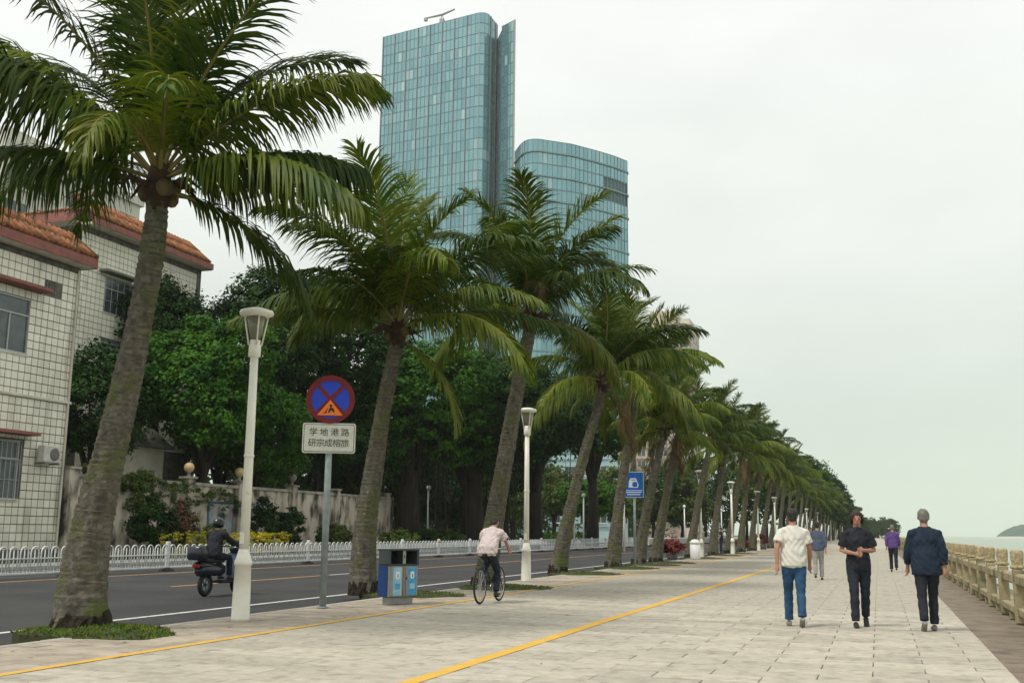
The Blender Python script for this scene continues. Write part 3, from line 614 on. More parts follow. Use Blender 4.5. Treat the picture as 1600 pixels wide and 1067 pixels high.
def crown_mesh(lobes, n, cr, per, size, seed, m_, nm='crown'):
    V, Q = leaf_cloud(lobes, int(n * 1.35), cr, per, size * 1.08, seed); return np_mesh(nm, V, Q, m_)
def lobes_for(rx, ry, rz, seed, k=9):
    r_ = random.Random(seed); out = [(0, 0, 0, rx * .72, ry * .72, rz * .72)]
    for i in range(k):
        a = 6.283 * i / k + r_.uniform(-.3, .3); f = r_.uniform(.45, .62); z = r_.uniform(-.35, .5); s_ = r_.uniform(.32, .5)
        out.append((rx * f * math.cos(a), ry * f * math.sin(a), rz * z, rx * s_, ry * s_, rz * s_))
    out.append((0, 0, rz * .5, rx * .45, ry * .45, rz * .45)); return out
def limbs(q, x, y, z0, z1, r0, seed, spread, n=6):
    r_ = random.Random(seed); q.tube([(x, y, z0), (x + .1, y, z0 + (z1 - z0) * .3), (x, y + .15, z0 + (z1 - z0) * .55)], [r0 * 1.35, r0, r0 * .85], 10)
    for i in range(n):
        a = 6.283 * i / n + r_.uniform(-.4, .4); s_ = spread * r_.uniform(.5, .95); zz = z0 + (z1 - z0) * r_.uniform(.35, .55)
        q.tube([(x, y, zz), (x + s_ * .35 * math.cos(a), y + s_ * .35 * math.sin(a), zz + (z1 - zz) * .5), (x + s_ * math.cos(a), y + s_ * math.sin(a), z1 + r_.uniform(-.5, 1.2))], [r0 * .6, r0 * .4, r0 * .12], 7)
def tree(px, py, Y, rx, rz, m_, label, seed, n=900, per=34, size=.24, cr=.75, roots=0, group=None, nm='leafy_tree', trunk_r=.3, ry=None, zb=-.02):
    c = wx(px, py, Y); root = empty(nm, (c[0], c[1], zb)); tag(root, label, 'tree', group)
    cz = c[2] - zb; o = link('crown', crown_mesh(lobes_for(rx, ry or rx, rz, seed), n, cr, per, size, seed, m_), root, (0, 0, cz))
    q = MB(); limbs(q, 0, 0, 0, cz, trunk_r, seed, rx * .7)
    r_ = random.Random(seed)
    q.build('trunk', 'bark', root, True)
    if roots:
        q = MB()
        for i in range(roots):
            a = r_.uniform(0, 6.283); d_ = rx * .55 * r_.random() ** .5; x, y = d_ * math.cos(a), d_ * math.sin(a); w_ = r_.uniform(.015, .05)
            q.tube([(x, y, r_.uniform(0, .4) * (r_.random() < .5) * cz), (x + r_.uniform(-.3, .3), y, cz * .5), (x + r_.uniform(-.5, .5), y, cz)], [w_, w_ * .8, w_], 5)
        q.build('hanging_roots', 'bark', root)
    return root
tree(322, 610, 50, 4.3, 4.3, 'leafA', 'bright green rounded tree behind the boundary wall, left of the first lamp post', 101, n=1000, per=40, size=.26)
tree(150, 640, 44.5, 3.0, 3.6, 'leafB', 'dark tree at the corner of the nearest tiled building, partly behind the big palm trunk', 102, n=600)
tree(250, 520, 53, 2.8, 3.6, 'leafB', 'dark tree rising in front of the second tiled building', 103, n=600)
tree(412, 545, 62, 5.6, 5.8, 'leafB', 'tall dark leafy tree whose top stands against the sky left of the first palms', 104, n=1400, per=36, size=.28, roots=14)
tree(400, 690, 55, 3.4, 3.0, 'leafA', 'low green tree behind the wall between the first lamp post and the round sign', 105, n=600)
tree(515, 560, 68, 6.4, 6.3, 'leafB', 'broad dark banyan behind the round no stopping sign', 106, n=1500, per=36, size=.3, roots=16, trunk_r=.6)
tree(640, 640, 72, 6.8, 5.4, 'leafA', 'wide banyan with hanging roots behind the second palm', 107, n=1400, per=34, size=.3, roots=26, trunk_r=.8)
tree(740, 650, 78, 6.8, 5.6, 'leafB', 'dark banyan with many hanging roots behind the third palm', 108, n=1500, per=34, size=.3, roots=26, trunk_r=.8)
tree(835, 655, 86, 6.0, 4.8, 'leafB', 'dark banyan crown behind the second lamp post', 109, n=1300, per=34, size=.3, roots=14, trunk_r=.6)
tree(925, 660, 98, 6.0, 4.4, 'leafA', 'rounded tree whose crown hangs over the park right of the fourth palm trunk', 110, n=1200, per=32, size=.32, trunk_r=.5)
tree(590, 750, 84, 6.5, 5.5, 'leafB', 'dark leafy mass added to deepen the shade between the banyans, behind the litter bin', 111, n=900, size=.32)  # dark crown added so the gap under the banyans reads as deep shade
tree(705, 750, 92, 6.5, 5.5, 'leafB', 'dark leafy mass added to deepen the shade behind the third palm', 112, n=900, size=.32)  # second low crown, put in to darken the space under the canopy
tree(480, 720, 76, 5.5, 4.5, 'leafB', 'low dark tree behind the wall, showing between the round sign and the first lamp post', 113, n=900, size=.32)
tree(790, 730, 104, 5.0, 4.0, 'leafB', 'low dark tree behind the second lamp post', 114, n=800, size=.34)
tree(345, 700, 58, 2.4, 1.8, 'leafB', 'low dark foliage over the boundary wall by the globe lamps', 115, n=420, size=.24)
tree(560, 715, 67, 3.6, 2.8, 'leafB', 'low dark tree above the wall just left of the second palm trunk', 116, n=600, size=.26)
# park beyond the banyans
pk = [(800, 785, 120, 3.4, 2.8, 'leafC', 'olive green round tree in the park right of the third palm trunk'), (865, 770, 130, 4.2, 3.6, 'leafC', 'pale green park tree left of the fourth palm trunk'), (915, 785, 120, 3.2, 2.6, 'leafA', 'bright green park tree below the banyan edge'),
      (960, 775, 140, 4.5, 4.0, 'leafC', 'park tree left of the blue sign'), (1020, 775, 150, 5.5, 4.5, 'leafB', 'dark park tree below the beige apartment block'), (1065, 785, 150, 4.6, 4.0, 'leafC', 'green park tree between the seventh and eighth palms'),
      (1100, 770, 175, 7, 6.5, 'leafB', 'dark tree behind the third lamp post'), (1135, 775, 190, 8, 7, 'leafB', 'broad dark tree behind the ninth palm'), (1165, 775, 200, 8, 7, 'leafC', 'green tree standing behind the tenth palm')]
for i, (px, py, Y, rx, rz, m_, lb) in enumerate(pk): tree(px, py, Y, rx, rz, m_, lb, 130 + i, n=420, per=26, size=.42, cr=.9, group='park trees beyond the road', trunk_r=.25)
for i, (px, py, Y, rx, rz, m_) in enumerate([(1195, 770, 165, 6, 6.2, 'leafB'), (1222, 758, 170, 5, 5.5, 'leafA'), (1240, 757, 175, 4.6, 5.2, 'leafB'), (1258, 765, 180, 4.4, 5.6, 'leafA'), (1272, 775, 200, 4.6, 5.2, 'leafB'), (1286, 783, 220, 4.6, 5.2, 'leafB'), (1298, 792, 245, 4.6, 5, 'leafB'), (1309, 799, 270, 4.4, 5, 'leafB'), (1318, 806, 300, 4.4, 4.6, 'leafB'), (1327, 812, 330, 4.4, 4.2, 'leafB'), (1336, 818, 370, 4.4, 3.6, 'leafB')]):
    tree(px, py, Y, rx, rz, m_, f'dark green tree, {ordn(i + 1)} from the left among the far stepped treetops', 160 + i, n=480, per=24, size=.45, cr=.8, group='far trees stepping down towards the vanishing point', trunk_r=.25)
for i, (px, py, Y) in enumerate([(1352, 827, 430), (1365, 826, 450), (1382, 823, 520), (1391, 826, 540)]):
    tree(px, py, Y, 5, 4.5, 'leafB', f'hazy tree on the small far headland, {ordn(i + 1)} from the left', 180 + i, n=260, per=20, size=.7, cr=1.1, group='headland trees')
# dense far wood closing the land side
lob = [(-60 - random.uniform(0, 25), 60 + 12 * i, 4, 9, 9, random.uniform(6, 9)) for i in range(32)]
lob += [(-50 - random.uniform(0, 8), 58 + 7 * i, random.choice((2.5, 6, 10)), 4.5, 4.5, 4.2) for i in range(18)]
V, Q = leaf_cloud(lob, 12000, 1.3, 12, .75, 55); tag(link('far_wood', np_mesh('far_wood', V, Q, 'leafB')), 'mass of dark woodland closing the view behind the park and banyans', 'wood', kind='stuff')
# ------------------------------------------------------------------ shrubs, hedge, wall
def shrub(x, y, z, rx, rz, m_, label, seed, n=120, size=.12, per=26, group=None, nm='shrub', cat='shrub'):
    root = empty(nm, (x, y, z)); tag(root, label, cat, group)
    link('foliage', crown_mesh(lobes_for(rx, rx, rz, seed, 6), n, .28, per, size, seed, m_, 'foliage'), root, (0, 0, rz))
    q = MB(); limbs(q, 0, 0, 0, rz, .05, seed, rx * .6, 5); q.build('stem', 'bark', root); return root
def on(px, X): p = wX(px, 850, X); return p[1]
shrub(-31.6, on(235, -31.6), .02, 1.25, 1.35, 'leafB', 'dark bushy shrub against the stained wall, right of the big palm trunk', 201, 260, .16)
shrub(-31.9, on(280, -31.9), .02, .8, 1.35, 'leafR', 'reddish leaved shrub beside the dark bush', 202, 130, .15)
shrub(-31.6, on(410, -31.6), .02, .9, 1.5, 'leafB', 'tall dark shrub just right of the first lamp post', 203, 180, .16)
shrub(-31.6, on(452, -31.6), .02, 1.0, 1.3, 'leafB', 'broad leaved dark shrub left of the sign pole', 204, 180, .18)
shrub(-31.4, on(520, -31.4), .02, 1.2, .8, 'leafC', 'low spreading shrub right of the sign pole at the foot of the wall', 205, 180, .2)
shrub(-31.8, on(330, -31.8), .02, .7, .8, 'leafC', 'small green shrub behind the scooter rider', 206, 90, .14)
for i, (px, m_) in enumerate([(625, 'leafC'), (668, 'leafB'), (700, 'leafC'), (860, 'leafA'), (885, 'leafC'), (915, 'leafA')]):
    shrub(-30.2, on(px, -30.2), 0, 1.3, .7, m_, ['low olive shrub behind the barrier, just right of the second palm', 'low dark shrub behind the barrier above the litter bin', 'low olive shrub behind the barrier left of the cyclist', 'light green shrub behind the barrier left of the fourth palm', 'olive shrub in the park right of the fourth palm', 'light green shrub in the park left of the fifth palm'][i], 210 + i, 90, .22)
def hedge(px0, px1, X, label, seed, m_='leafY', h=1.15):
    y0, y1 = on(px0, X), on(px1, X); lob = []; y = y0
    while y < y1: lob.append((0, y - y0, h * .5, .55, .7, h * .5)); y += .7
    V, Q = leaf_cloud(lob, int((y1 - y0) * 60), .14, 22, .09, seed); root = empty('clipped_hedge', (X, y0, .02)); tag(root, label, 'hedge')
    link('foliage', np_mesh('foliage', V, Q, m_), root); q = MB()
    for k in range(int((y1 - y0) / .5)): q.tube([(0, k * .5, 0), (random.uniform(-.1, .1), k * .5, h * .6)], .02, 4)
    q.build('stems', 'bark', root)
hedge(268, 345, -30.2, 'golden yellow clipped hedge left of the scooter rider', 220); hedge(352, 392, -30.2, 'yellow clipped hedge between the scooter rider and the first lamp post', 221); hedge(396, 450, -30.2, 'yellow green clipped hedge right of the first lamp post', 222)
# boundary wall
WY0, WY1 = 38.3, 72.
bw = empty('boundary_wall', (-34, WY0, 0)); tag(bw, 'cream rendered boundary wall with black stains and faded murals, behind the shrubs', 'wall')
def wcut(name, y0, y1, z0, z1, m_, x0=-.12, x1=.12): return MB().box(x0, x1, y0 - WY0, y1 - WY0, z0, z1).build(name, m_, bw)
wcut('wall_panel', WY0, WY1, -.4, 3.52, 'wallst'); wcut('coping', WY0, WY1, 3.522, 3.68, 'wallcap', -.2, .2)
for px in (100, 215, 288, 368, 452, 520, 600): 
    y = on(px, -34); wcut('pier', y - .3, y + .3, -.4, 3.86, 'wallst', -.26, .26); wcut('pier_cap', y - .36, y + .36, 3.862, 3.97, 'wallcap', -.34, .34)
for a, b in ((318, 358), (374, 392), (398, 420)):
    y0, y1 = on(a, -34), on(b, -34); fr = wcut('mural_frame', y0, y1, 1.0, 2.75, 'bluepaint', .122, .16); MB().box(.161, .17, y0 - WY0 + .12, y1 - WY0 - .12, 1.1, 2.62).build('mural', 'mural', fr)
GL = ['cream globe lamp on the wall pier nearest the big palm', 'cream globe lamp on the wall pier left of the first lamp post', 'small dark topped lantern on the wall pier left of the sign pole']
for i, px in enumerate((288, 368, 452)):
    y = on(px, -34); g = empty('globe_lamp', (-34, y, 3.975)); tag(g, GL[i], 'globe lamp', 'lamps on the wall piers')
    MB().lathe([(.12, 0), (.10, .06), (.07, .16), (.14, .22)], 12).build('socket', 'wallcap', g, True); MB().ball((0, 0, .46), .27, 16).build('globe', 'globe' if i < 2 else 'wallcap', g, True)
    if i == 2: MB().lathe([(.33, .74), (.30, .86), (.05, .92)], 12).build('cover', 'shed', g)
# creeper on the wall
lob = [(-33.8, 39.6 + .5 * i, 3.7 - .05 * i, .35, .6, .55 + .25 * math.sin(i)) for i in range(26)]
V, Q = leaf_cloud(lob, 700, .22, 24, .12, 66); tag(link('creeper', np_mesh('creeper', V, Q, 'leafC')), 'olive creeper trailing over the top of the boundary wall', 'creeper', kind='stuff')
lob = [(-33.7, 42.3 + .4 * i, 3.0, .3, .5, .9) for i in range(4)]; V, Q = leaf_cloud(lob, 260, .2, 24, .12, 67); tag(link('creeper', np_mesh('creeper', V, Q, 'leafC')), 'dry olive creeper hanging down the wall just right of the big palm trunk', 'creeper', kind='stuff')
# small house behind the wall
sh = empty('garden_house', (-37.5, 47, 0)); tag(sh, 'small grey rendered garden house glimpsed through leaves behind the wall', 'house')
MB().box(-2.4, 0, -1.6, 2.6, 0, 5.6).build('wall', 'plaster', sh); MB().prism([(-2.8, 0), (.5, 0), (-1.1, 1.2)], -2.0, 3.0, Matrix.Translation((0, 0, 5.6)) @ Matrix(((1, 0, 0, 0), (0, 0, 1, 0), (0, 1, 0, 0), (0, 0, 0, 1)))).build('roof', 'shed', sh)
# ------------------------------------------------------------------ tiled buildings
def tiles(parent, origin, u, h0, h1, length, size, holes, indiv=300, first='far'):
    # tiles on a vertical wall: u along the wall, outward normal n = u x z
    u = Vector(u); n_ = Vector((0, 0, 1)).cross(u) * -1; ang = math.atan2(u.y, u.x); cells = []
    for i in range(int(length / size)):
        for k in range(int((h1 - h0) / size)):
            a, z = (i + .5) * size, h0 + (k + .5) * size
            if any(a > q[0] - size * .3 and a < q[1] + size * .3 and z > q[2] - size * .3 and z < q[3] + size * .3 for q in holes): continue
            cells.append((a, z))
    cells.sort(key=lambda c: -c[0] if first == 'far' else c[0])
    m_ = MB(); g = size - .036
    key = ('tile', size); 
    if key not in UB: UB[key] = MB().cbox((0, 0, 0), (g, .024, g), ch=.004).mesh('wall_tile', 'tile')
    for j, (a, z) in enumerate(cells):
        p = Vector(origin) + u * a + Vector((0, 0, z)) + n_ * .012
        if j < indiv: o = link('wall_tile', UB[key], parent); o.location = p; o.rotation_euler = (0, 0, ang)
        else: m_.box(-g / 2, g / 2, -.012, .012, -g / 2, g / 2, Matrix.Translation(p) @ Matrix.Rotation(ang, 4, 'Z'))
    if m_.v: tag(m_.build('distant_wall_tiles', 'tile', parent), kind='stuff')
def window(parent, x, y, z, w, h, dirn='x', grille=False, mull=(.45,), transom=.68, nm='window'):
    # window on a wall facing +x (dirn x) or -y; x,y,z = lower near corner
    M_ = Matrix.Translation((x, y, z)) @ (Matrix.Rotation(R(90), 4, 'Z') if dirn == 'x' else Matrix.Identity(4))
    f = MB(); t = .07
    f.box(0, w, -.05, .06, 0, t, M_); f.box(0, w, -.05, .06, h - t, h, M_); f.box(0, t, -.05, .06, t, h - t, M_); f.box(w - t, w, -.05, .06, t, h - t, M_)
    if transom: f.box(t, w - t, -.04, .05, h * transom, h * transom + .06, M_)
    for k in mull: f.box(w * k, w * k + .06, -.03, .045, t, (h * transom if transom else h - t), M_)
    wo_ = f.build(nm, 'alum', parent); MB().box(t, w - t, .02, .035, t, h - t, M_).build('pane', 'winglass', wo_)
    MB().box(-.06, w + .06, -.12, .05, -.09, -.005, M_).build('sill', 'plaster', wo_)
    if grille:
        q = MB()
        for k in range(9): q.tube([(w * k / 8, -.16, .0), (w * k / 8, -.16, h)], .012, 4, True, M_)
        for k in range(4): q.tube([(0, -.16, h * k / 3), (w, -.16, h * k / 3)], .014, 4, True, M_)
        q.build('grille', 'alum', wo_)
    return wo_
AX = -34.
bA = empty('tiled_house', (0, 0, 0)); tag(bA, 'nearest white tiled house with orange roof, at the left edge of the picture', 'house')
wAy0, wAy1 = 18., 38.1
h1 = (33.3 - wAy0, 35.3 - wAy0, 8.5, 10.9); h2 = (33.3 - wAy0, 35.4 - wAy0, 2.4, 4.85)
def wallwith(parent, X0, X1, y0, y1, z0, z1, hs, m_='grout'):
    # wall slab facing +x with real window openings
    q = MB(); ys = sorted({y0, y1} | {y0 + h[0] for h in hs} | {y0 + h[1] for h in hs}); zs = sorted({z0, z1} | {h[2] for h in hs} | {h[3] for h in hs})
    for a, b in zip(ys[:-1], ys[1:]):
        for c, d_ in zip(zs[:-1], zs[1:]):
            if not any(a >= y0 + h[0] - 1e-6 and b <= y0 + h[1] + 1e-6 and c >= h[2] - 1e-6 and d_ <= h[3] + 1e-6 for h in hs): q.box(X0, X1, a, b, c, d_)
    return q.build('wall', m_, parent)
wallwith(bA, AX - .3, AX, wAy0, wAy1, 0, 12.9, [h1, h2]); MB().box(AX - 9, AX - .302, wAy0, wAy1, 0, 12.9).build('inner_wall', 'grout', bA)
tiles(bA, (AX, wAy0, 0), (0, 1, 0), .35, 12.9, wAy1 - wAy0, .352, [h1, h2, (36.0 - wAy0, 36.75 - wAy0, 11.35, 11.95)])
window(bA, AX - .06, 33.3, 8.5, 2.0, 2.4, 'x'); window(bA, AX - .06, 33.3, 2.4, 2.1, 2.45, 'x', True)
MB().cbox((AX + .3, 34.3, 11.35), (.75, 3.1, .14), ch=.02).build('window_canopy', 'pink', bA); MB().cbox((AX + .3, 34.3, 5.15), (.75, 3.1, .14), ch=.02).build('window_canopy', 'pink', bA)
MB().cbox((AX + .06, 30, 6.75), (.12, 16.2, .12), ch=.02).build('string_course', 'plaster', bA)
q = MB()
for k in range(4): 
    for j in range(3): q.box(AX - .02, AX + .03, 36.05 + k * .17, 36.05 + k * .17 + .1, 11.42 + j * .17, 11.53 + j * .17)
q.build('vent_grille', 'shed', bA)
MB().tube([(AX + .08, 37.9, .2), (AX + .08, 37.9, 12.8)], .05, 8).build('drain_pipe', 'plaster', bA)
def roof(parent, pts_, z, over, th, depth, rise, m_t='terra', nt=60, indiv=200, n_rows=2):
    """eave along the segment pts_ ((x0,y0),(x1,y1)); outward normal to the right of it"""
    a, b = Vector((*pts_[0], 0)), Vector((*pts_[1], 0)); u = (b - a).normalized(); n_ = Vector((u.y, -u.x, 0)); L_ = (b - a).length; ang = math.atan2(u.y, u.x)
    M_ = Matrix.Translation(a) @ Matrix.Rotation(ang, 4, 'Z')        # local x along the eave, local -y outward
    MB().box(0, L_, -over, .6, z, z + .14, M_).build('soffit', 'plaster', parent); MB().box(0, L_, -over - .08, -over + .10, z + .03, z + .03 + th, M_).build('fascia', 'pink', parent)
    q = MB(); q.add([M_ @ Vector(p) for p in ((0, -over, z + th), (L_, -over, z + th), (L_, depth, z + th + rise), (0, depth, z + th + rise), (0, -over, z + th - .12), (L_, -over, z + th - .12), (L_, depth, z + .14), (0, depth, z + .14))], [(0, 1, 2, 3), (4, 7, 6, 5), (0, 4, 5, 1), (1, 5, 6, 2), (2, 6, 7, 3), (3, 7, 4, 0)])
    q.build('roof_slope', 'roofgap', parent)
    sl = Vector((0, depth + over, rise)); cols = int(L_ / .31); tl = sl.length / n_rows; d_ = sl.normalized()
    key = ('rt', round(tl, 2))
    if key not in UB: UB[key] = MB().tube([(0, 0, 0), (0, tl * 1.06, 0)], [.10, .085], 7).mesh('roof_tile', m_t, True)
    pitch = math.atan2(d_.z, d_.y); k = 0
    for i in range(cols):
        for r_ in range(n_rows):
            p = M_ @ (Vector((.13 + i * .31, -over - .12, z + th + .05)) + d_ * (tl * r_) + Vector((0, 0, .012 * (n_rows - r_))))
            if k < indiv or True:
                o = link('roof_tile', UB[key], parent); o.location = p; o.rotation_euler = (Matrix.Rotation(ang, 3, 'Z') @ Matrix.Rotation(pitch + random.gauss(0, .01), 3, 'X')).to_euler(); k += 1
roof(bA, ((AX, 18.), (AX, 38.3)), 12.95, .6, .42, .9, 1.25)
q = MB(); q.tube([(AX + .70, 38.25, 13.45), (AX - .9, 38.25, 14.7)], .12, 8).tube([(AX - .9, 18, 14.68), (AX - .9, 38.2, 14.68)], .12, 8); q.build('gable_ridge', 'terra', bA, True); MB().box(AX - 4.5, AX + .66, 38.31, 38.4, 12.95, 13.4).build('gable_fascia', 'pink', bA)
ac = empty('air_conditioner', (AX + .28, 36.7, 4.0)); tag(ac, 'outdoor air conditioner unit on the tiled wall beside the lower window', 'air conditioner')
MB().cbox((.1, 0, .38), (.36, 1.0, .72), ch=.03).build('case', 'acwhite', ac); q = MB()
q.lathe([(.27, 0), (.27, .02), (.2, .03)], 18, (0, 0, 0), Matrix.Translation((.285, .12, .38)) @ Matrix.Rotation(R(90), 4, 'Y')); q.build('fan_grille', 'shed', ac, True)
MB().box(-.25, .3, -.45, -.40, -.06, .01).box(-.25, .3, .40, .45, -.06, .01).build('bracket', 'shed', ac)
# second tiled house
BX, BY, BZ = -42., 46.9, 18.2
bB = empty('tiled_house', (0, 0, 0)); tag(bB, 'second white tiled house, set back behind the first, its orange roof ending against the sky', 'house')
By1 = 58.0
def pb(px, py): return wX(px, py, BX)
wa = pb(167, 398); wb = pb(236, 470); wc = pb(163, 500); wd_ = pb(285, 470)
hsB = [(wa[1] - BY, wb[1] - BY, 13.6, 15.7), (BY + 10.0 - BY, BY + 11.3 - BY, 13.2, 14.6), (wa[1] - BY, wa[1] - BY + 1.6, 10.6, 11.9)]
wallwith(bB, BX - .3, BX, BY, By1, 0, BZ, hsB); MB().box(BX - 16, BX - .302, BY, By1, 0, BZ).build('inner_wall', 'grout', bB)
tiles(bB, (BX, BY, 0), (0, 1, 0), 6., BZ, By1 - BY, .36, hsB, 60, 'near'); tiles(bB, (BX, BY, 0), (-1, 0, 0), 9., BZ, 14, .36, [(2.2, 4.2, 15.8, 17.2)], 0, 'near')
for k, (a, b, c, d_) in enumerate(hsB): window(bB, BX - .06, BY + a, c, b - a, d_ - c, 'x', k == 0)
window(bB, BX - 4.1, BY - .03, 15.8, 1.9, 1.4, 'y'); MB().cbox((BX + .4, BY + 10.6, 14.85), (.9, 1.9, .22), ch=.03).build('window_canopy', 'shed', bB)
MB().cbox((BX + .3, wa[1] + .9, 15.95), (.7, 2.9, .15), ch=.02).build('window_canopy', 'shed', bB)
roof(bB, ((BX, BY - .0), (BX, By1 + .35)), BZ + .02, .75, .38, 1.0, 1.5); roof(bB, ((BX - 15, BY), (BX + .0, BY)), BZ + .023, .7, .62, .8, .45, n_rows=1)
# apartment blocks
def block(name, label, x0, x1, y0, y1, z1, m_, cols_x, cols_y, fl, group=None, z0=0., floor=3.1, bal=True):
    b = empty(name, (0, 0, 0)); tag(b, label, 'building', group); MB().box(x0, x1, y0, y1, 0, z1).build('wall', m_, b); MB().box(x0 - .3, x1 + .3, y0 - .3, y1 + .3, z1 + .003, z1 + .9).build('parapet', m_, b)
    zt = z1 - .9; nfl = int((zt - z0) / floor)
    for k in range(nfl):
        z = zt - (k + 1) * floor + .9
        for i in range(cols_x):                                   # face towards the camera (-y)
            w_ = (x1 - x0) / cols_x; xa = x0 + w_ * (i + .18); ww = w_ * .64
            o = MB().box(xa, xa + ww, y0 - .10, y0 - .01, z, z + 1.7).build('window', 'winglass', b); f = MB(); f.box(xa - .1, xa + ww + .1, y0 - .18, y0 - .01, z - .22, z - .01); f.box(xa + ww * .48, xa + ww * .52, y0 - .16, y0 - .102, z, z + 1.7); f.build('frame', 'plaster', o)
        if bal and k < nfl: MB().box(x0 - .05, x1 + .35, y0 - .45, y0 - .012, z - .75, z - .55).build('balcony_ledge', m_, b)
        for i in range(cols_y):                                   # face towards the road (+x)
            w_ = (y1 - y0) / cols_y; ya = y0 + w_ * (i + .18); ww = w_ * .64
            o = MB().box(x1 + .01, x1 + .10, ya, ya + ww, z, z + 1.7).build('window', 'winglass', b); f = MB(); f.box(x1 + .01, x1 + .18, ya - .1, ya + ww + .1, z - .22, z - .01); f.box(x1 + .102, x1 + .16, ya + ww * .48, ya + ww * .52, z, z + 1.7); f.build('frame', 'plaster', o)
    return b
bl = block('apartment_building', 'tall cream apartment block with arched upper windows behind the tiled houses at the left edge', -92, -72, 70, 88.5, 34.5, 'cream', 5, 5, 8, z0=14)
MB().box(-84, -76, 74, 84, 35.4, 38.5).build('roof_house', 'cream', bl)
ba = block('apartment_building', 'beige apartment tower behind the palms, its stepped top showing right of the glass towers', -65, -49, 300, 318, 60, 'beige', 5, 3, 18, z0=2)
MB().box(-61, -53.5, 303, 315, 60.91, 65.5).build('roof_house', 'beige', ba); MB().box(-53, -49.6, 304, 312, 60.91, 63.2).build('stair_head', 'cream', ba)
bc = block('apartment_building', 'lower beige block beyond the park, left of the stepped apartment tower', -78, -66.5, 292, 310, 24, 'beige', 4, 3, 6, z0=2)
bd = block('office_building', 'low pale green glass office block glimpsed between the fourth palm and the blue sign', -72, -50, 205, 222, 15.5, 'glassC', 7, 3, 4, z0=1, bal=True)
# ------------------------------------------------------------------ glass towers
def resample(pts, w):
    out = [Vector(pts[0])]; acc = 0
    segs = [(Vector(pts[i]), Vector(pts[i + 1])) for i in range(len(pts) - 1)]; tot = sum((b - a).length for a, b in segs); n = max(1, round(tot / w)); st = tot / n; pos = 0; res = []
    for k in range(n + 1):
        d_ = k * st; 
        for a, b in segs:
            l_ = (b - a).length
            if d_ <= l_ + 1e-6: res.append(a.lerp(b, min(1, d_ / l_))); break
            d_ -= l_
        else: res.append(segs[-1][1].copy())
    return res
def arc(cx, cy, r_, a0, a1, n=7): return [(cx + r_ * math.cos(R(a0 + (a1 - a0) * i / n)), cy + r_ * math.sin(R(a0 + (a1 - a0) * i / n))) for i in range(n + 1)]
def facade(root, line_, z0, z1, fh, pw, mats_, indiv, slope=0., fins=3, fin_m='mullp', band=.32, seed=0, skip=None):
    """outward side is on the right of the line"""
    r_ = random.Random(seed); P = resample(line_, pw); nf = int((z1 - z0) / fh); qs = {m_: MB() for m_ in mats_}; ml = MB(); bd_ = MB(); fn = MB(); k = 0
    for f in range(nf - 1, -1, -1):
        za = z1 - (nf - f) * fh; zb = za + fh
        for i in range(len(P) - 1):
            a, b = P[i], P[i + 1]; d_ = b - a; L_ = d_.length; ang = math.atan2(d_.y, d_.x); u = d_ / L_; n_ = Vector((u.y, -u.x))
            if skip and skip(i / (len(P) - 1), za): continue
            m_ = r_.choices(mats_, [5, 3, .35][:len(mats_)])[0]; c = (a + b) / 2 + n_ * r_.uniform(.0, .03)
            if k < indiv and r_.random() < .9:
                boxo('glass_pane', m_, root, (c.x, c.y, (za + zb) / 2 + .05), (L_ - .14, .12, fh - band - .05), ang + r_.gauss(0, .006)); k += 1
            else: qs[m_].box(-(L_ - .14) / 2, (L_ - .14) / 2, -.06, .06, za + band / 2 + .05, zb - band / 2 + .05, Matrix.Translation((c.x, c.y, 0)) @ Matrix.Rotation(ang + r_.gauss(0, .006), 4, 'Z'))
    for i in range(len(P) - 1):
        a, b = P[i], P[i + 1]; d_ = b - a; L_ = d_.length; ang = math.atan2(d_.y, d_.x); c = (a + b) / 2
        for f in range(nf + 1): bd_.box(-L_ / 2, L_ / 2, -.13, .1, z1 - f * fh - .1, z1 - f * fh + .1, Matrix.Translation((c.x, c.y, 0)) @ Matrix.Rotation(ang, 4, 'Z'))
    for i, p in enumerate(P):
        a = P[max(0, i - 1)]; b = P[min(len(P) - 1, i + 1)]; d_ = (b - a).normalized(); n_ = Vector((d_.y, -d_.x)); ang = math.atan2(d_.y, d_.x)
        big = fins and i % fins == 0; c = p + n_ * (.16 if big else .06); (fn if big else ml).box(-.13 if big else -.07, .13 if big else .07, -.28 if big else -.14, .1, z0, z1 + .02, Matrix.Translation((c.x, c.y, 0)) @ Matrix.Rotation(ang, 4, 'Z'))
    for m_, q in qs.items():
        if q.v: tag(q.build('glass_panes', m_, root), kind='stuff')
    ml.build('mullions', 'mull', root); bd_.build('floor_bands', 'mull', root)
    if fn.v: fn.build('fins', fin_m, root)
t1 = empty('glass_tower', (0, 0, 0)); tag(t1, 'taller teal glass tower with a deep vertical notch near its right edge', 'skyscraper')
H1 = 184.6
lineA = [(-168.5, 337)] + [(-128, 330.15)] + arc(-127.2, 333.0, 2.9, -98, -8, 7) + [(-124.2, 341)]
MB().prism([(-168.4, 337.3), (-128, 330.5)] + arc(-127.3, 333.1, 2.5, -98, -8, 7) + [(-124.5, 341), (-132, 360), (-168.4, 362)], 0, H1 - .3).build('core', 'core', t1)
facade(t1, lineA, 20, H1, 3.95, 1.75, ['glassA', 'glassB', 'glassC'], 300, seed=1, fins=3)
lineB = [(-123.6, 346.0), (-121.8, 338.5)] + [(-116.8, 337.2), (-115.8, 339)]
lineB = [(-124.2, 341.2), (-119.8, 334.2), (-114.3, 331.2)]
MB().prism([(-124.1, 341.8), (-119.7, 334.7), (-114.6, 331.7), (-124.2, 358), (-134, 360)], 0, 178.6).build('core', 'core', t1)
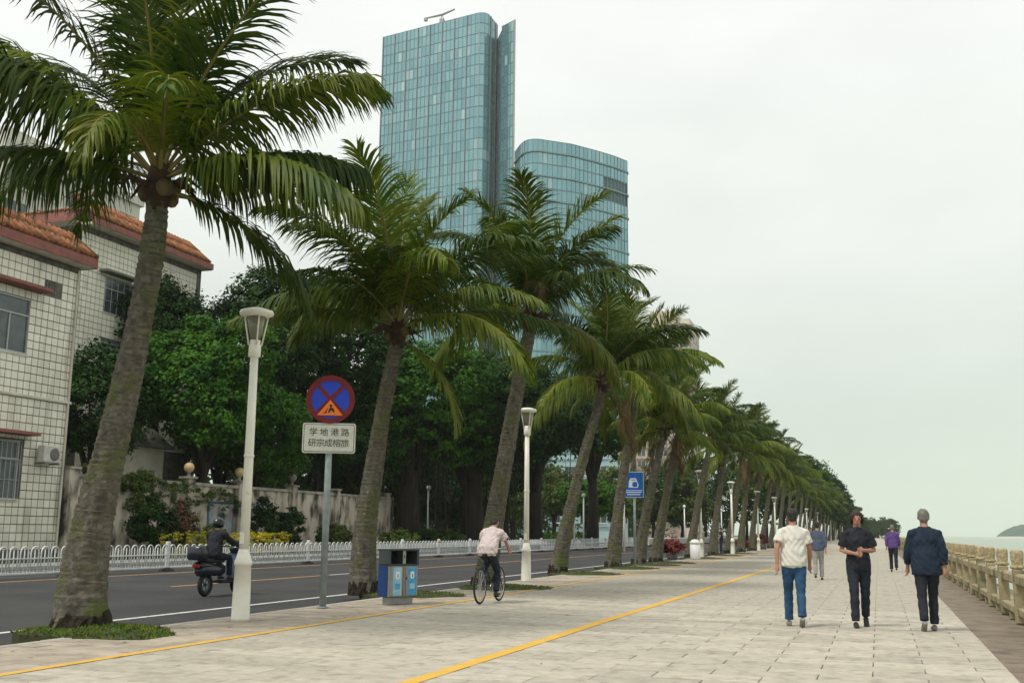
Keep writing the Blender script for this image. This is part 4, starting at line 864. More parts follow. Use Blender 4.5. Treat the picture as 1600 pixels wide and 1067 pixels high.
facade(t1, lineB[:2], 20, 178.8, 3.95, 1.9, ['glassB', 'glassB'], 0, seed=2, fins=0); facade(t1, lineB[1:], 20, 180.2, 3.95, 1.6, ['glassA', 'glassB', 'glassC'], 0, seed=3, fins=0)
MB().prism([(-114.25, 331.1), (-113.7, 331.3), (-123.2, 357.6), (-124.1, 357.6)], 0, 180.6).build('end_fin', 'concrete', t1); MB().box(-168.9, -168.42, 337.2, 362, 0, H1 + .2).build('end_fin', 'mull', t1)
bm_ = empty('roof_crane', (-144, 335.5, H1)); tag(bm_, 'thin white window cleaning crane on the roof of the taller glass tower', 'roof crane')
MB().cbox((0, 0, 1.4), (1.6, 1.6, 2.8), ch=.1).build('mast', 'concrete', bm_); MB().tube([(-6.5, 0, 4.2), (0, 0, 4.6), (5, 0, 6.0)], [.28, .45, .3], 6).build('jib', 'concrete', bm_); MB().tube([(-1.6, 0, 0), (0, 0, 4.5)], .16, 5).tube([(1.6, 0, 0), (0, 0, 4.5)], .16, 5).build('strut', 'concrete', bm_); MB().cbox((-6.6, 0, 3.7), (1.2, 1.0, 1.3), ch=.1).build('cradle', 'concrete', bm_)
t2 = empty('glass_tower', (0, 0, 0)); tag(t2, 'shorter teal glass tower with rounded corners and curving floor bands', 'skyscraper')
H2 = 122.
lineC = [(-105.4, 308)] + [(-101.6, 302.2)] + arc(-97.0, 303.6, 4.4, -155, -62, 9) + [(-86.2, 307.0), (-80.6, 314.5), (-76.2, 321), (-73, 327.5)] + [(-73.4, 329)]
MB().prism([(x * .9985 - (.25), y + .45) for x, y in lineC] + [(-78, 350), (-106, 350)], 0, H2 - .2).build('core', 'core', t2)
facade(t2, lineC, 14, H2, 3.95, 1.65, ['glassA', 'glassB', 'glassC'], 300, seed=4, fins=0, skip=lambda f, z: .74 < f < .95 and H2 - 17 < z < H2 - 9)
for k in (1, 3, 5, 8, 11, 14, 17, 20):
    q = MB(); P_ = resample(lineC, 1.65)
    for a, b in zip(P_[:-1], P_[1:]):
        d_ = b - a; c = (a + b) / 2; q.box(-d_.length / 2, d_.length / 2, -.55, 0.1, H2 - k * 3.95 - .22, H2 - k * 3.95 + .2, Matrix.Translation((c.x, c.y, 0)) @ Matrix.Rotation(math.atan2(d_.y, d_.x), 4, 'Z'))
    q.build('projecting_band', 'mull', t2)
# ------------------------------------------------------------------ barrier
FX = -22.9; FL = 4.75; FY0 = 26.1 - 2 * FL
def archm():
    q = MB(); w = FL / 12 * .74; pts = [(0, 0, .14), (0, 0, .72)] + [(0, w / 2 - w / 2 * math.cos(math.pi * k / 8), .72 + .16 * math.sin(math.pi * k / 8)) for k in range(1, 8)] + [(0, w, .72), (0, w, .14)]
    q.tube(pts, .022, 6); return q.mesh('arched_bar', 'fence', True)
AM = archm(); half = MB().tube([(0, 0, .14), (0, 0, .80)], .018, 5).mesh('upright_bar', 'fence', True)
railB = MB().cbox((0, FL / 2, .14), (.06, FL - .16, .06), ch=.008).mesh('lower_rail', 'fence'); railM = MB().cbox((0, FL / 2, .55), (.045, FL - .16, .04), ch=.006).mesh('middle_rail', 'fence')
postM = MB().cbox((0, 0, .5), (.13, .13, .98), ch=.02).mesh('post', 'fence'); baseM = MB().tube([(0, 0, 0), (0, 0, .06), (0, 0, .13)], [(.30, .24), (.26, .20), (.11, .11)], 12).mesh('foot', 'rubber')
bandM = MB().cbox((0, 0, .86), (.14, .14, .12), ch=.01).mesh('reflective_band', 'orange')
HB = MB()
for k in range(12): b = .12 + k * FL / 12; HB.tube([(0, b, .14), (0, b, .85)], .02, 4); HB.tube([(0, b + .28, .14), (0, b + .28, .85)], .02, 4); HB.tube([(0, b, .85), (0, b + .14, .9), (0, b + .28, .85)], .02, 4)
HBm = HB.mesh('arched_bars', 'fence')
for i in range(20):
    y = FY0 + i * FL; root = empty('traffic_barrier', (FX, y, ROAD_Z)); near_ = i < 12
    lbs = {1: 'white arched barrier panel left of the big palm trunk at the picture edge', 2: 'white arched barrier panel right of the big palm trunk, its post beside the dark shrub', 3: 'white arched barrier panel behind the scooter rider', 4: 'white arched barrier panel left of the round sign pole', 5: 'white arched barrier panel right of the round sign pole', 6: 'white arched barrier panel seen just left of the second palm', 7: 'white arched barrier panel above the litter bin'}
    tag(root, lbs.get(i, f'white arched barrier panel, {ordn(i + 1)} from the left picture edge' if i > 7 else 'white arched barrier panel farthest left, cut by the picture edge'), 'barrier', 'white barrier panels along the road')
    link('lower_rail', railB, root); link('middle_rail', railM, root); link('foot', baseM, root); p = link('post', postM, root)
    if i % 2 == 0: link('reflective_band', bandM, p)
    if near_:
        for k in range(12): link('arched_bar', AM, root, (0, .12 + k * FL / 12, 0))
        for k in range(12): link('upright_bar', half, root, (0, .12 + k * FL / 12 + FL / 24 * .74, 0))
    else: tag(link('arched_bars', HBm, root), kind='stuff')
wb_ = MB().cbox((0, 1, .48), (.36, 1.94, .78), ch=.08).mesh('block', 'concrete'); wf = MB().cbox((0, 0, .05), (.42, .4, .09), ch=.02).mesh('foot', 'rubber')
for i in range(34):
    y = FY0 + 20 * FL + i * 2.02; root = empty('barrier_block', (FX, y, ROAD_Z)); tag(root, f'pale solid barrier block, {ordn(i + 1)} beyond the arched white panels', 'barrier', 'pale barrier blocks down the road'); link('block', wb_, root); link('foot', wf, root, (0, .15, 0)); link('foot', wf, root, (0, 1.85, 0))
# ------------------------------------------------------------------ lamp posts
LM = {}
def lamp_meshes():
    q = MB(); q.lathe([(.142, 0), (.135, .05), (.128, .4), (.118, .80), (.130, .805), (.132, .86), (.11, .91), (.076, 1.04)], 24); LM['base'] = q.mesh('base', 'lamp', True)
    LM['pole'] = MB().tube([(0, 0, 1.02), (0, 0, 2.5), (0, 0, 4.0)], [.075, .068, .06], 20).mesh('pole', 'lamp', True)
    LM['band'] = MB().lathe([(.068, 2.40), (.078, 2.405), (.078, 2.44), (.068, 2.445)], 20).mesh('band', 'lamp', True)
    LM['collar'] = MB().lathe([(.066, 3.93), (.092, 3.95), (.092, 4.12), (.078, 4.14), (.08, 4.2)], 20).mesh('collar', 'lamp', True)
    LM['lantern_glass'] = MB().lathe([(.068, 4.2), (.105, 4.37), (.148, 4.57)], 20).mesh('lantern_glass', 'lampglass', True)
    q = MB()
    for k in range(4): a = R(45 + 90 * k); q.tube([(.10 * math.cos(a), .10 * math.sin(a), 4.12), (.185 * math.cos(a), .185 * math.sin(a), 4.6)], .014, 6)
    LM['strut'] = q.mesh('struts', 'lamp', True)
    q = MB(); q._lathe([(.17, 4.565), (.255, 4.60), (.262, 4.635), (.25, 4.66), (.12, 4.70), (.02, 4.71)], 28, (0, 0, 0), None); LM['cap'] = q.mesh('cap', 'lamp', True)
    LM['hatch'] = MB().cbox((0, -.078, 1.2), (.065, .02, .17), ch=.004).mesh('hatch', 'lamp')
lamp_meshes()
def lamp(x, y, label, group='cream lamp posts along the kerb', h=1.):
    root = empty('street_lamp', (x, y, 0)); tag(root, label, 'street lamp', group); root.scale = (1, 1, h)
    for k, nm in (('base', 'base'), ('pole', 'pole'), ('band', 'band'), ('collar', 'collar'), ('lantern_glass', 'lantern_glass'), ('strut', 'struts'), ('cap', 'cap'), ('hatch', 'access_hatch')): link(nm, LM[k], root)
    root.rotation_euler = (0, 0, random.uniform(-.3, .3)); return root
for y, lb in [(13.9, 'nearest and tallest cream lamp post, between the big palm and the round sign'), (27.7, 'second cream lamp post, between the third and fourth palms'), (57.9, 'third lamp post, white, between the eighth and ninth palms'), (71, 'fourth lamp post, white, right of the ninth palm'), (87, 'fifth lamp post, beside the far red shrub'), (102, 'sixth lamp post, its cap showing left of the man in the white shirt'), (149, 'seventh lamp post, tiny, right of the man in the white shirt')]:
    lamp(-8.97 if y < 20 else -9.05, y, lb)
for i in range(9): lamp(-9.0, 175 + i * 24, f'tiny white lamp post, {ordn(i + 8)} in the kerbside row counted from the camera', 'distant lamp posts towards the vanishing point')
# park light poles beyond the road
pm_ = MB().tube([(0, 0, 0), (0, 0, 4.6)], [.09, .07], 8).mesh('pole', 'lampwhite', True); hm_ = MB().ball((0, 0, 4.75), .2, 10).mesh('globe', 'lampwhite', True)
for i, (px, Y, lb) in enumerate([(897, 95, 'white park light pole just right of the fourth palm trunk'), (912, 98, 'white park light pole with round head left of the fifth palm'), (975, 75, 'white pole directly left of the blue sign pole'), (1012, 120, 'thin white park pole right of the blue sign'), (1070, 140, 'thin white park pole between the seventh and eighth palms'), (1128, 160, 'thin white park pole behind the ninth palm'), (668, 80, 'pale pole in the shade under the banyans')]):
    p = wx(px, 840, Y); root = empty('park_light', (p[0], Y, -.02)); tag(root, lb, 'light pole', 'park lights beyond the road'); link('pole', pm_, root); link('globe', hm_, root)
# ------------------------------------------------------------------ round sign
def arcpts(r_, a0, a1, n=24): return [(r_ * math.cos(R(a0 + (a1 - a0) * k / n)), r_ * math.sin(R(a0 + (a1 - a0) * k / n))) for k in range(n + 1)]
def plate(name, poly, y0, y1, m_, parent, holes=None):      # polygon in the x-z plane, extruded from y0 (front) to y1
    n = len(poly); q = MB(); q.add([(x, y0, z) for x, z in poly] + [(x, y1, z) for x, z in poly], [tuple(range(n)), tuple(range(2 * n - 1, n - 1, -1))] + [(i, n + i, n + (i + 1) % n, (i + 1) % n) for i in range(n)])
    return q.build(name, m_, parent)
def rrect(w, h, r_, cx=0, cz=0, n=5):
    P = []
    for sx, sz, a in ((1, 1, 0), (-1, 1, 90), (-1, -1, 180), (1, -1, 270)):
        P += [(cx + sx * (w / 2 - r_) + r_ * math.cos(R(a + 90 * k / n)), cz + sz * (h / 2 - r_) + r_ * math.sin(R(a + 90 * k / n))) for k in range(n + 1)]
    return P
def ring(name, r0, r1, y0, y1, m_, parent, n=48, cz=0):
    q = MB(); vs = []
    for k in range(n): a = 2 * math.pi * k / n; vs += [(r0 * math.cos(a), y0, cz + r0 * math.sin(a)), (r1 * math.cos(a), y0, cz + r1 * math.sin(a)), (r1 * math.cos(a), y1, cz + r1 * math.sin(a)), (r0 * math.cos(a), y1, cz + r0 * math.sin(a))]
    fs = []
    for k in range(n):
        a, b = 4 * k, 4 * ((k + 1) % n); fs += [(a, b, b + 1, a + 1), (a + 1, b + 1, b + 2, a + 2), (a + 2, b + 2, b + 3, a + 3), (a + 3, b + 3, b, a)]
    q.add(vs, fs); return q.build(name, m_, parent)
def textmesh(body, size, m_, parent, x, y, z, name='lettering', bold=.0, sx=1., align='CENTER'):
    cu = bpy.data.curves.new(name, 'FONT'); cu.body = body; cu.size = size; cu.align_x = align; cu.align_y = 'CENTER'; cu.extrude = .0015; cu.offset = bold; cu.resolution_u = 2
    t = bpy.data.objects.new(name, cu); COL.objects.link(t); bpy.context.view_layer.update(); dg = bpy.context.evaluated_depsgraph_get()
    me = bpy.data.meshes.new_from_object(t.evaluated_get(dg)); bpy.data.objects.remove(t); me.materials.clear(); me.materials.append(MT[m_])
    o = link(name, me, parent, (x, y, z)); o.rotation_euler = (R(90), 0, 0); o.scale = (sx, 1, 1); return o
SY = 16.7; sg = empty('no_stopping_sign', (-9.15, SY, 0), R(24)); tag(sg, 'round blue and red no stopping sign above a white plaque, on a grey pole', 'road sign')
zc = wx(510, 625, SY)[2]; zp = wx(510, 685, SY)[2]
MB().tube([(0, 0, -.02), (0, 0, zc + .35)], .058, 14).build('pole', 'grey', sg, True)
MB().lathe([(.085, 0), (.085, .03), (.06, .035)], 14).build('pole_foot', 'grey', sg, True)
dsk = plate('sign_disc', [(.415 * math.cos(2 * math.pi * k / 48), zc + .415 * math.sin(2 * math.pi * k / 48)) for k in range(48)], -.085, -.07, 'signblue', sg)
ring('red_ring', .335, .43, -.093, -.066, 'signred', dsk, cz=zc)
for s_ in (1, -1):
    a = R(47 * s_); c, n_ = math.cos(a), math.sin(a); w = .036
    plate('red_bar', [(x * c - z * n_, zc + x * n_ + z * c) for x, z in ((-.34, -w), (.34, -w), (.34, w), (-.34, w))], -.0895 - .001 * s_, -.0852, 'signred', dsk)
tr = plate('orange_triangle', [(-.225, zc - .285), (.225, zc - .285), (0, zc - .01)], -.0965, -.0855, 'signor', dsk)
man = MB()
for poly in ([(.0 + .026 * math.cos(a), .026 * math.sin(a)) for a in np.linspace(0, 5.8, 9)],): plate('worker_head', [(x + .012, z + zc - .115) for x, z in poly], -.099, -.0966, 'ink', tr)
plate('worker_body', [(x, zc + z) for x, z in ((.0, -.145), (.05, -.15), (.085, -.215), (.06, -.235), (.02, -.19), (-.01, -.24), (-.035, -.235), (-.02, -.175))], -.0988, -.0966, 'ink', tr)
plate('worker_shovel', [(x, zc + z) for x, z in ((-.05, -.165), (-.035, -.16), (-.065, -.225), (-.05, -.245), (-.13, -.25), (-.085, -.22))], -.0986, -.0966, 'ink', tr)
pq = plate('plaque', rrect(.93, .53, .04, 0, zp), -.085, -.07, 'signw', sg)
o = plate('plaque_border', rrect(.885, .485, .03, 0, zp), -.0872, -.0851, 'ink', pq); o2 = plate('plaque_face', rrect(.865, .465, .025, 0, zp), -.0892, -.0873, 'signw', pq)
for k, ch in enumerate('学地港路'): textmesh(ch, .150, 'ink', pq, -.275 + k * .185, -.0905, zp + .095, 'character', 0.)
for k, ch in enumerate('研宗成榕旅'): textmesh(ch, .150, 'ink', pq, -.29 + k * .143, -.0905, zp - .095, 'character', 0.)
for z in (zp + .15, zp - .15, zc + .1, zc - .12): MB().cbox((0, -.03, z), (.18, .09, .035), ch=.005).build('clamp', 'signgrey', sg)
# blue information sign
IY = 42.1; ib = wx(990, 757, IY); si = empty('information_sign', (ib[0], IY, 0), R(14)); tag(si, 'small square blue information sign with white symbol by the fifth palm', 'sign')
MB().tube([(.03, .04, -.02), (.03, .04, ib[2] + .3)], .05, 12).build('pole', 'grey', si, True)
pl = plate('board', rrect(.80, 1.02, .03, 0, ib[2]), -.03, -.01, 'infow', si); plate('blue_field', rrect(.76, .98, .02, 0, ib[2]), -.034, -.0301, 'infoblue', pl)
plate('rule', rrect(.70, .025, .01, 0, ib[2] - .23), -.036, -.0341, 'infow', pl)
plate('symbol', [(x, z + ib[2]) for x, z in ((-.2, -.12), (-.19, .12), (-.13, .26), (.09, .26), (.15, .12), (.2, .0), (.17, -.12))], -.0365, -.0341, 'infow', pl)
plate('symbol_cutout', rrect(.20, .20, .05, .05, ib[2] + .01), -.0385, -.0366, 'infoblue', pl); plate('symbol_bar', rrect(.18, .03, .01, -.01, ib[2] + .19), -.0385, -.0366, 'infoblue', pl)
for k in range(2): plate('fine_print', rrect(.62 - .1 * k, .035, .012, 0, ib[2] - .30 - .09 * k), -.036, -.0341, 'infow', pl)
# ------------------------------------------------------------------ litter bin
bn = empty('litter_bin', (-8.45, 18.25, 0), R(62)); tag(bn, 'grey and navy double litter bin with blue recycling posters beside the second palm', 'litter bin')
# local -y = front, x = width
MB().cbox((0, 0, .07), (.54, .22, .14), ch=.01).build('plinth', 'bingrey', bn)
MB().cbox((0, 0, .42), (.66, .34, .56), ch=.012).build('cabinet', 'bingrey', bn); MB().cbox((0, 0, .14 + .003), (.64, .32, .02)).build('cabinet_floor', 'bindark', bn)
for s_ in (-1, 1): MB().cbox((s_ * .338, .02, .42), (.014, .28, .55), ch=.003).build('side_panel', 'binblue', bn)
hd = MB(); hd.cbox((0, .0, .985), (.70, .38, .035), ch=.01); hd.cbox((0, 0, .715), (.68, .36, .025), ch=.005); hd.cbox((0, .15, .848), (.66, .04, .24)); 
for x in (-.325, .0, .325): hd.cbox((x, -.02, .848), (.05 if x else .07, .30, .238), ch=.004)
hd.build('hood', 'bindark', bn); MB().cbox((0, -.172, .848), (.066, .006, .23), ch=.002).build('hood_strip', 'bingrey', bn); MB().cbox((0, -.177, .86), (.022, .006, .05), ch=.002).build('lock', 'black', bn)
for s_ in (-1, 1):
    MB().cbox((s_ * .168, .08, .848), (.24, .01, .22)).build('opening', 'black', bn)
    dr = MB().cbox((s_ * .175, -.178, .42), (.27, .016, .52), ch=.004).build('door', 'bingrey', bn)
    pf = MB().cbox((s_ * .18 + (.02 if s_ < 0 else 0), -.1885, .42), (.19, .004, .50)).build('poster', 'poster' if s_ < 0 else 'posterblue', dr); x = s_ * .18 + (.02 if s_ < 0 else 0)
    plate('poster_figure', rrect(.085, .13, .03, x, .53), -.1935, -.191, 'posterw', pf); plate('poster_figure_mark', rrect(.018, .07, .007, x + .005, .52), -.1955, -.1937, 'ink', pf); plate('poster_text_block', rrect(.12, .10, .01, x, .33), -.1935, -.191, 'posterblue' if s_ < 0 else 'poster', pf)
MB().cbox((.0, -.176, .42), (.05, .02, .53), ch=.003).build('centre_strip', 'binbrown', bn); MB().cbox((.045, -.192, .47), (.018, .02, .04), ch=.003).build('handle', 'black', bn)
# ------------------------------------------------------------------ street clutter down the row
def flowers(x, y, r_, label, seed):
    root = empty('flower_planter', (x, y, 0)); tag(root, label, 'planter'); MB().lathe([(.22, 0), (.28, .1), (.30, .30), (.32, .33)], 14).build('pot', 'shed', root, True)
    link('blossom', crown_mesh(lobes_for(r_, r_, r_ * .8, seed, 5), 80, .2, 24, .13, seed, 'flower', 'blossom'), root, (0, 0, .28 + r_ * .6))
flowers(-10.0, 54.5, .6, 'planter of dark red blossom just left of the third lamp post', 301); flowers(-9.3, 88.5, .9, 'larger mass of red blossom by the kerb left of the man in the white shirt', 302); flowers(-9.9, 83, .5, 'small planter of red blossom behind the tenth palm', 303)
def smallbin(x, y, label, m_, h=1.0):
    root = empty('litter_bin', (x, y, 0)); tag(root, label, 'litter bin'); MB().lathe([(.24, 0), (.26, .06), (.27, h * .8)], 16).build('drum', m_, root, True); MB().lathe([(.29, h * .8), (.29, h * .86), (.15, h), (.03, h * 1.02)], 16).build('lid', 'whitebin', root, True)
smallbin(-9.0, 55.6, 'white cylindrical litter bin between the red planter and the third lamp post', 'whitebin', 1.0)
cab = empty('utility_cabinet', (-9.7, 61.5, 0)); tag(cab, 'yellowish utility box at the foot of the palm right of the third lamp post', 'cabinet'); MB().cbox((0, 0, .7), (.5, .5, 1.3), ch=.03).build('case', 'binbrown', cab); MB().cbox((0, 0, 1.38), (.56, .56, .06), ch=.01).build('lid', 'signgrey', cab)
# parked rubbish: fallen leaves
r_ = random.Random(9); q = MB()
for i in range(90):
    x, y = r_.uniform(-9.3, 1), 9 + 20 * r_.random() ** 1.5
    if r_.random() < .6: x = r_.uniform(-9.3, -7.8)
    a = r_.uniform(0, 6.28); l_ = r_.uniform(.02, .045); c, s_ = math.cos(a), math.sin(a)
    q.add([(x - c * l_, y - s_ * l_, .006), (x + s_ * l_ * .4, y - c * l_ * .4, .010), (x + c * l_, y + s_ * l_, .012), (x - s_ * l_ * .4, y + c * l_ * .4, .007)], [(0, 1, 2, 3)])
tag(q.build('fallen_leaves', 'f_dead'), 'few small dry leaves scattered over the kerbside paving', 'leaves', kind='stuff')
# ------------------------------------------------------------------ people
def remesh(mb, name, m_, parent, voxel, smooth=3, disp=0.):
    me = mb.mesh(name, m_); o = bpy.data.objects.new(name, me); COL.objects.link(o)
    a = o.modifiers.new('r', 'REMESH'); a.mode = 'VOXEL'; a.voxel_size = voxel; a.use_smooth_shade = True
    b = o.modifiers.new('s', 'SMOOTH'); b.factor = .5; b.iterations = smooth
    bpy.context.view_layer.update(); m2 = bpy.data.meshes.new_from_object(o.evaluated_get(bpy.context.evaluated_depsgraph_get())); bpy.data.objects.remove(o)
    m2.name = name; m2.materials.clear(); m2.materials.append(MT[m_])
    if disp:
        n = len(m2.vertices); co = np.empty(n * 3, np.float32); m2.vertices.foreach_get('co', co); co = co.reshape(-1, 3); no = np.empty(n * 3, np.float32); m2.vertices.foreach_get('normal', no); no = no.reshape(-1, 3)
        f = np.sin(co[:, 2] * 34 + 3 * np.sin(co[:, 0] * 17) + 2 * np.sin(co[:, 1] * 23)) * disp + np.sin(co[:, 2] * 61 + co[:, 0] * 40 + 4 * np.sin(co[:, 1] * 31)) * disp * .8 + np.sin(co[:, 0] * 75 + 5 * np.sin(co[:, 2] * 13)) * disp * .7; co += no * f[:, None]; m2.vertices.foreach_set('co', co.ravel()); m2.update()
    return link(name, m2, parent)
def person(loc, rz, label, J, look, voxel=.011, sc=1., root=None, build_root=True):
    """J: joints, local frame facing +y. look: materials and options."""
    V_ = {k: Vector(v) for k, v in J.items()}
    root = empty('person', loc, rz); tag(root, label, 'person', look.get('group')); root.scale = (sc,) * 3
    P, C, Nk, Hd = V_['pelvis'], V_['chest'], V_['neck'], V_['head']; slim = look.get('slim', 1.)
    waist = P.lerp(C, .45); up = (Hd - Nk).normalized()
    fwd = Vector((0, 1, 0))
    def torso(q, e):
        q.tube([P + Vector((0, 0, -.10)), P, waist, C, C.lerp(Nk, .55), Nk], [(.15 * slim + e, .10 * slim + e), (.168 * slim + e, .115 * slim + e), (.142 * slim + e, .098 * slim + e), (.165 * slim + e * .8, .112 * slim + e), (.115 * slim + e * .8, .085 * slim + e), (.062 + e * .6, .06 + e * .6)], 16)
        for s_ in 'lr': q.ball(V_['sh_' + s_] + Vector((0, 0, -.012)), .054 * slim + e * .6, 10)
        q.tube([V_['sh_l'], C.lerp(Nk, .60), V_['sh_r']], [.046 + e * .6, .062 + e * .8, .046 + e * .6], 10)
    def legs(q, e, shrink=0.):
        for s_ in 'lr':
            h, k, a = V_['hip_' + s_], V_['kn_' + s_], V_['an_' + s_]
            q.tube([h + Vector((0, 0, .06)), h, h.lerp(k, .5), k, k.lerp(a, .35), a.lerp(k, .12)], [.088 + e, .088 + e, .072 + e, .054 + e, .056 + e, .040 + e * 1.2], 12)
        q.ball(P + Vector((0, 0, -.06)), (.155 * slim + e, .108 * slim + e, .10 + e), 12)
    body = MB(); torso(body, -.012); legs(body, -.014)
    body.tube([Nk - up * .06, Nk, Nk + up * .08, Hd - up * .04], [.07, .056, .054, .05], 12)
    # head: skull, jaw, nose, ears; facing hf
    hf = Vector(look.get('face', (0, 1, 0))).normalized(); hs = hf.cross(up).normalized(); hf = up.cross(hs)
    B = Matrix((hs, hf, up)).transposed().to_4x4(); HM = Matrix.Translation(Hd) @ B
    body.ball((0, -.005, .015), (.074, .092, .098), 16, HM); body.ball((0, .03, -.055), (.052, .058, .058), 12, HM); body.ball((0, .088, -.012), (.014, .02, .026), 8, HM); body.ball((0, .09, -.028), (.016, .014, .011), 8, HM)
    for s_ in (-1, 1): body.ball((s_ * .077, -.004, -.008), (.011, .02, .032), 8, HM)
    body.ball((0, .078, -.066), (.022, .012, .010), 8, HM)
    for s_ in 'lr':
        sh, el, wr = V_['sh_' + s_], V_['el_' + s_], V_['wr_' + s_]
        body.tube([sh, sh.lerp(el, .5), el, el.lerp(wr, .3), wr], [.046, .043, .036, .037, .025], 10)
        d_ = (wr - el).normalized(); d_ = (d_ + Vector(look.get('handdir_' + s_, (0, 0, 0)))).normalized(); side = Vector((1, 0, 0)) if abs(d_.x) < .6 else Vector((0, 0, 1)); pn = d_.cross(side).normalized(); pw_ = pn.cross(d_).normalized()
        if s_ == 'r': pn = -pn
        curl = pn * look.get('curl', .35)
        # palm lies in the d_/fd plane
        fd = Vector((0, 1, 0)) if abs(d_.y) < .6 else Vector((0, 0, 1)); fd = (fd - d_ * fd.dot(d_)).normalized(); inn = d_.cross(fd) * (1 if s_ == 'r' else -1)
        body.tube([wr - d_ * .01, wr + d_ * .035, wr + d_ * .085], [.024, .033, .034], 8); 
        for k in range(4):
            o_ = fd * (.030 - .020 * k); L_ = (.072, .08, .075, .058)[k]; b0 = wr + d_ * .08 + o_; b1 = b0 + d_ * L_ * .45 + inn * .004; b2 = b1 + (d_ * .8 + inn * .6).normalized() * L_ * .33; b3 = b2 + (d_ * .45 + inn * .9).normalized() * L_ * .28
            body.tube([b0 - d_ * .03, b0, b1, b2, b3], [.010, .0098, .0092, .0086, .007], 6)
        t0 = wr + d_ * .025 + fd * .024; body.tube([t0, t0 + (d_ * .7 + fd * .8).normalized() * .035, t0 + (d_ * .95 + fd * .35 + inn * .3).normalized() * .068], [.013, .011, .008], 6)
        V_['hand_' + s_] = wr + d_ * .09
    remesh(body, 'body', 'skin', root, voxel * .8, 2)
    for s_ in (-1, 1): MB().ball((s_ * .031, .079, .008), (.011, .008, .008), 8, HM).build('eye', 'eye', root, True)
    MB().ball((0, .0885, -.062), (.021, .006, .006), 8, HM).build('lips', 'lip', root, True)
    # hair
    q = MB(); q.ball((0, -.016, .034), (.084, .098, .092), 16, HM)
    if look.get('longhair'): q.ball((0, -.05, -.03), (.082, .06, .10), 12, HM); [q.tube([HM @ Vector((s_ * .062, .035, .075)), HM @ Vector((s_ * .085, .03, .0)), HM @ Vector((s_ * .082, .0, -.09))], [.02, .022, .018], 8) for s_ in (-1, 1)]; q.tube([HM @ Vector((0, -.07, .02)), HM @ Vector((0, -.075, -.12)), HM @ Vector((0, -.06, -.2))], [.07, .06, .03], 10)
    else: q.ball((0, -.045, -.02), (.074, .055, .07), 12, HM)
    if look.get('hair') != 'none':
        hair = remesh(q, 'hair', look.get('hair', 'hairb'), root, voxel, 1, .002)
    # shirt with sleeves
    e = look.get('loose', .016); q = MB(); torso(q, e * .75)
    hem = P + Vector((0, 0, look.get('hem', -.08))); q.tube([hem, P, waist, C], [(.168 * slim + e, .118 * slim + e), (.17 * slim + e, .122 * slim + e), (.156 * slim + e, .112 * slim + e), (.150 * slim + e * .5, .098 * slim + e * .5)], 18)
    sl_ = look.get('sleeve', .5)
    for s_ in 'lr':
        sh, el, wr = V_['sh_' + s_], V_['el_' + s_], V_['wr_' + s_]
        if sl_ <= 1: q.tube([sh, sh.lerp(el, sl_ * .6), sh.lerp(el, sl_)], [.050 + e * .5, .054 + e * .7, .054 + e], 12)
        else: q.tube([sh, sh.lerp(el, .6), el, el.lerp(wr, .5), el.lerp(wr, sl_ - 1)], [.046 + e * .6, .045 + e * .6, .040 + e * .7, .038 + e * .7, .030 + e * .6], 12)
    remesh(q, look.get('top_name', 'shirt'), look['top'], root, voxel, 2, look.get('fold', .003))
    q = MB(); legs(q, .012)
    for s_ in 'lr': k, a = V_['kn_' + s_], V_['an_' + s_]; q.tube([k, k.lerp(a, .5), a.lerp(k, .02)], [.062, .064, .062], 12)
    q.tube([P + Vector((0, 0, -.10)), P + Vector((0, 0, .06))], [(.17 * slim, .122 * slim), (.158 * slim, .112 * slim)], 14)
    remesh(q, 'trousers', look['legs'], root, voxel, 2, .0025)
    for s_ in 'lr':
        a = V_['an_' + s_]; fd = Vector(look.get('toe_' + s_, (0, 1, -.02))).normalized(); q = MB(); c = a + Vector((0, 0, -.045))
        q.ball(c, (.042, .05, .045), 10); q.tube([c - fd * .05 - Vector((0, 0, .005)), c + fd * .05 - Vector((0, 0, .005)), c + fd * .13 - Vector((0, 0, .012)), c + fd * .18 - Vector((0, 0, .016))], [(.034, .034), (.042, .036), (.042, .028), (.026, .018)], 10)
        remesh(q, 'shoe', look.get('shoes', 'shoe'), root, voxel * .8, 1)
    return root, V_
def walkJ(st=.20, ph=1, arms=.10, w=1., elb=.02):
    """standing-walking skeleton 1.72 m; ph=1: left leg forward"""
    lf, rf = st * ph, -st * ph
    def leg(x, f):
        fwd_ = f > 0
        return (x, f * .52 + (.05 if fwd_ else .03), .475 if fwd_ else .46), (x, f, .085 if fwd_ else .15)
    kl, al = leg(-.085, lf); kr, ar = leg(.085, rf)
    return dict(pelvis=(0, 0, .95), chest=(0, .015, 1.28), neck=(0, .01, 1.475), head=(0, .035, 1.605), sh_l=(-.17 * w, 0, 1.375), sh_r=(.17 * w, 0, 1.375),
                hip_l=(-.085, 0, .88), hip_r=(.085, 0, .88), kn_l=kl, an_l=al, kn_r=kr, an_r=ar,
                el_l=(-.212 * w - elb * .6, -arms * ph * .5, 1.13), wr_l=(-.215 * w - elb * .6, -arms * ph + .06, .89), el_r=(.212 * w + elb * .6, arms * ph * .5, 1.13), wr_r=(.215 * w + elb * .6, arms * ph + .06, .89))
PP = [(-1.2, 16.6), (-.3, 17.0), (.6, 16.7), (.5, 42.5)]
toe_back = (0, .75, -.6)
person((-1.22, 16.6, 0), R(8), 'man in white t-shirt and blue jeans walking away, leftmost of the three nearest walkers', walkJ(.15, 1, .15, 1.0, .05), dict(top='white', legs='jeans', hair='hairb', sleeve=.62, loose=.03, hem=-.07, shoes='shoel', toe_r=toe_back, fold=.004), sc=1.0)
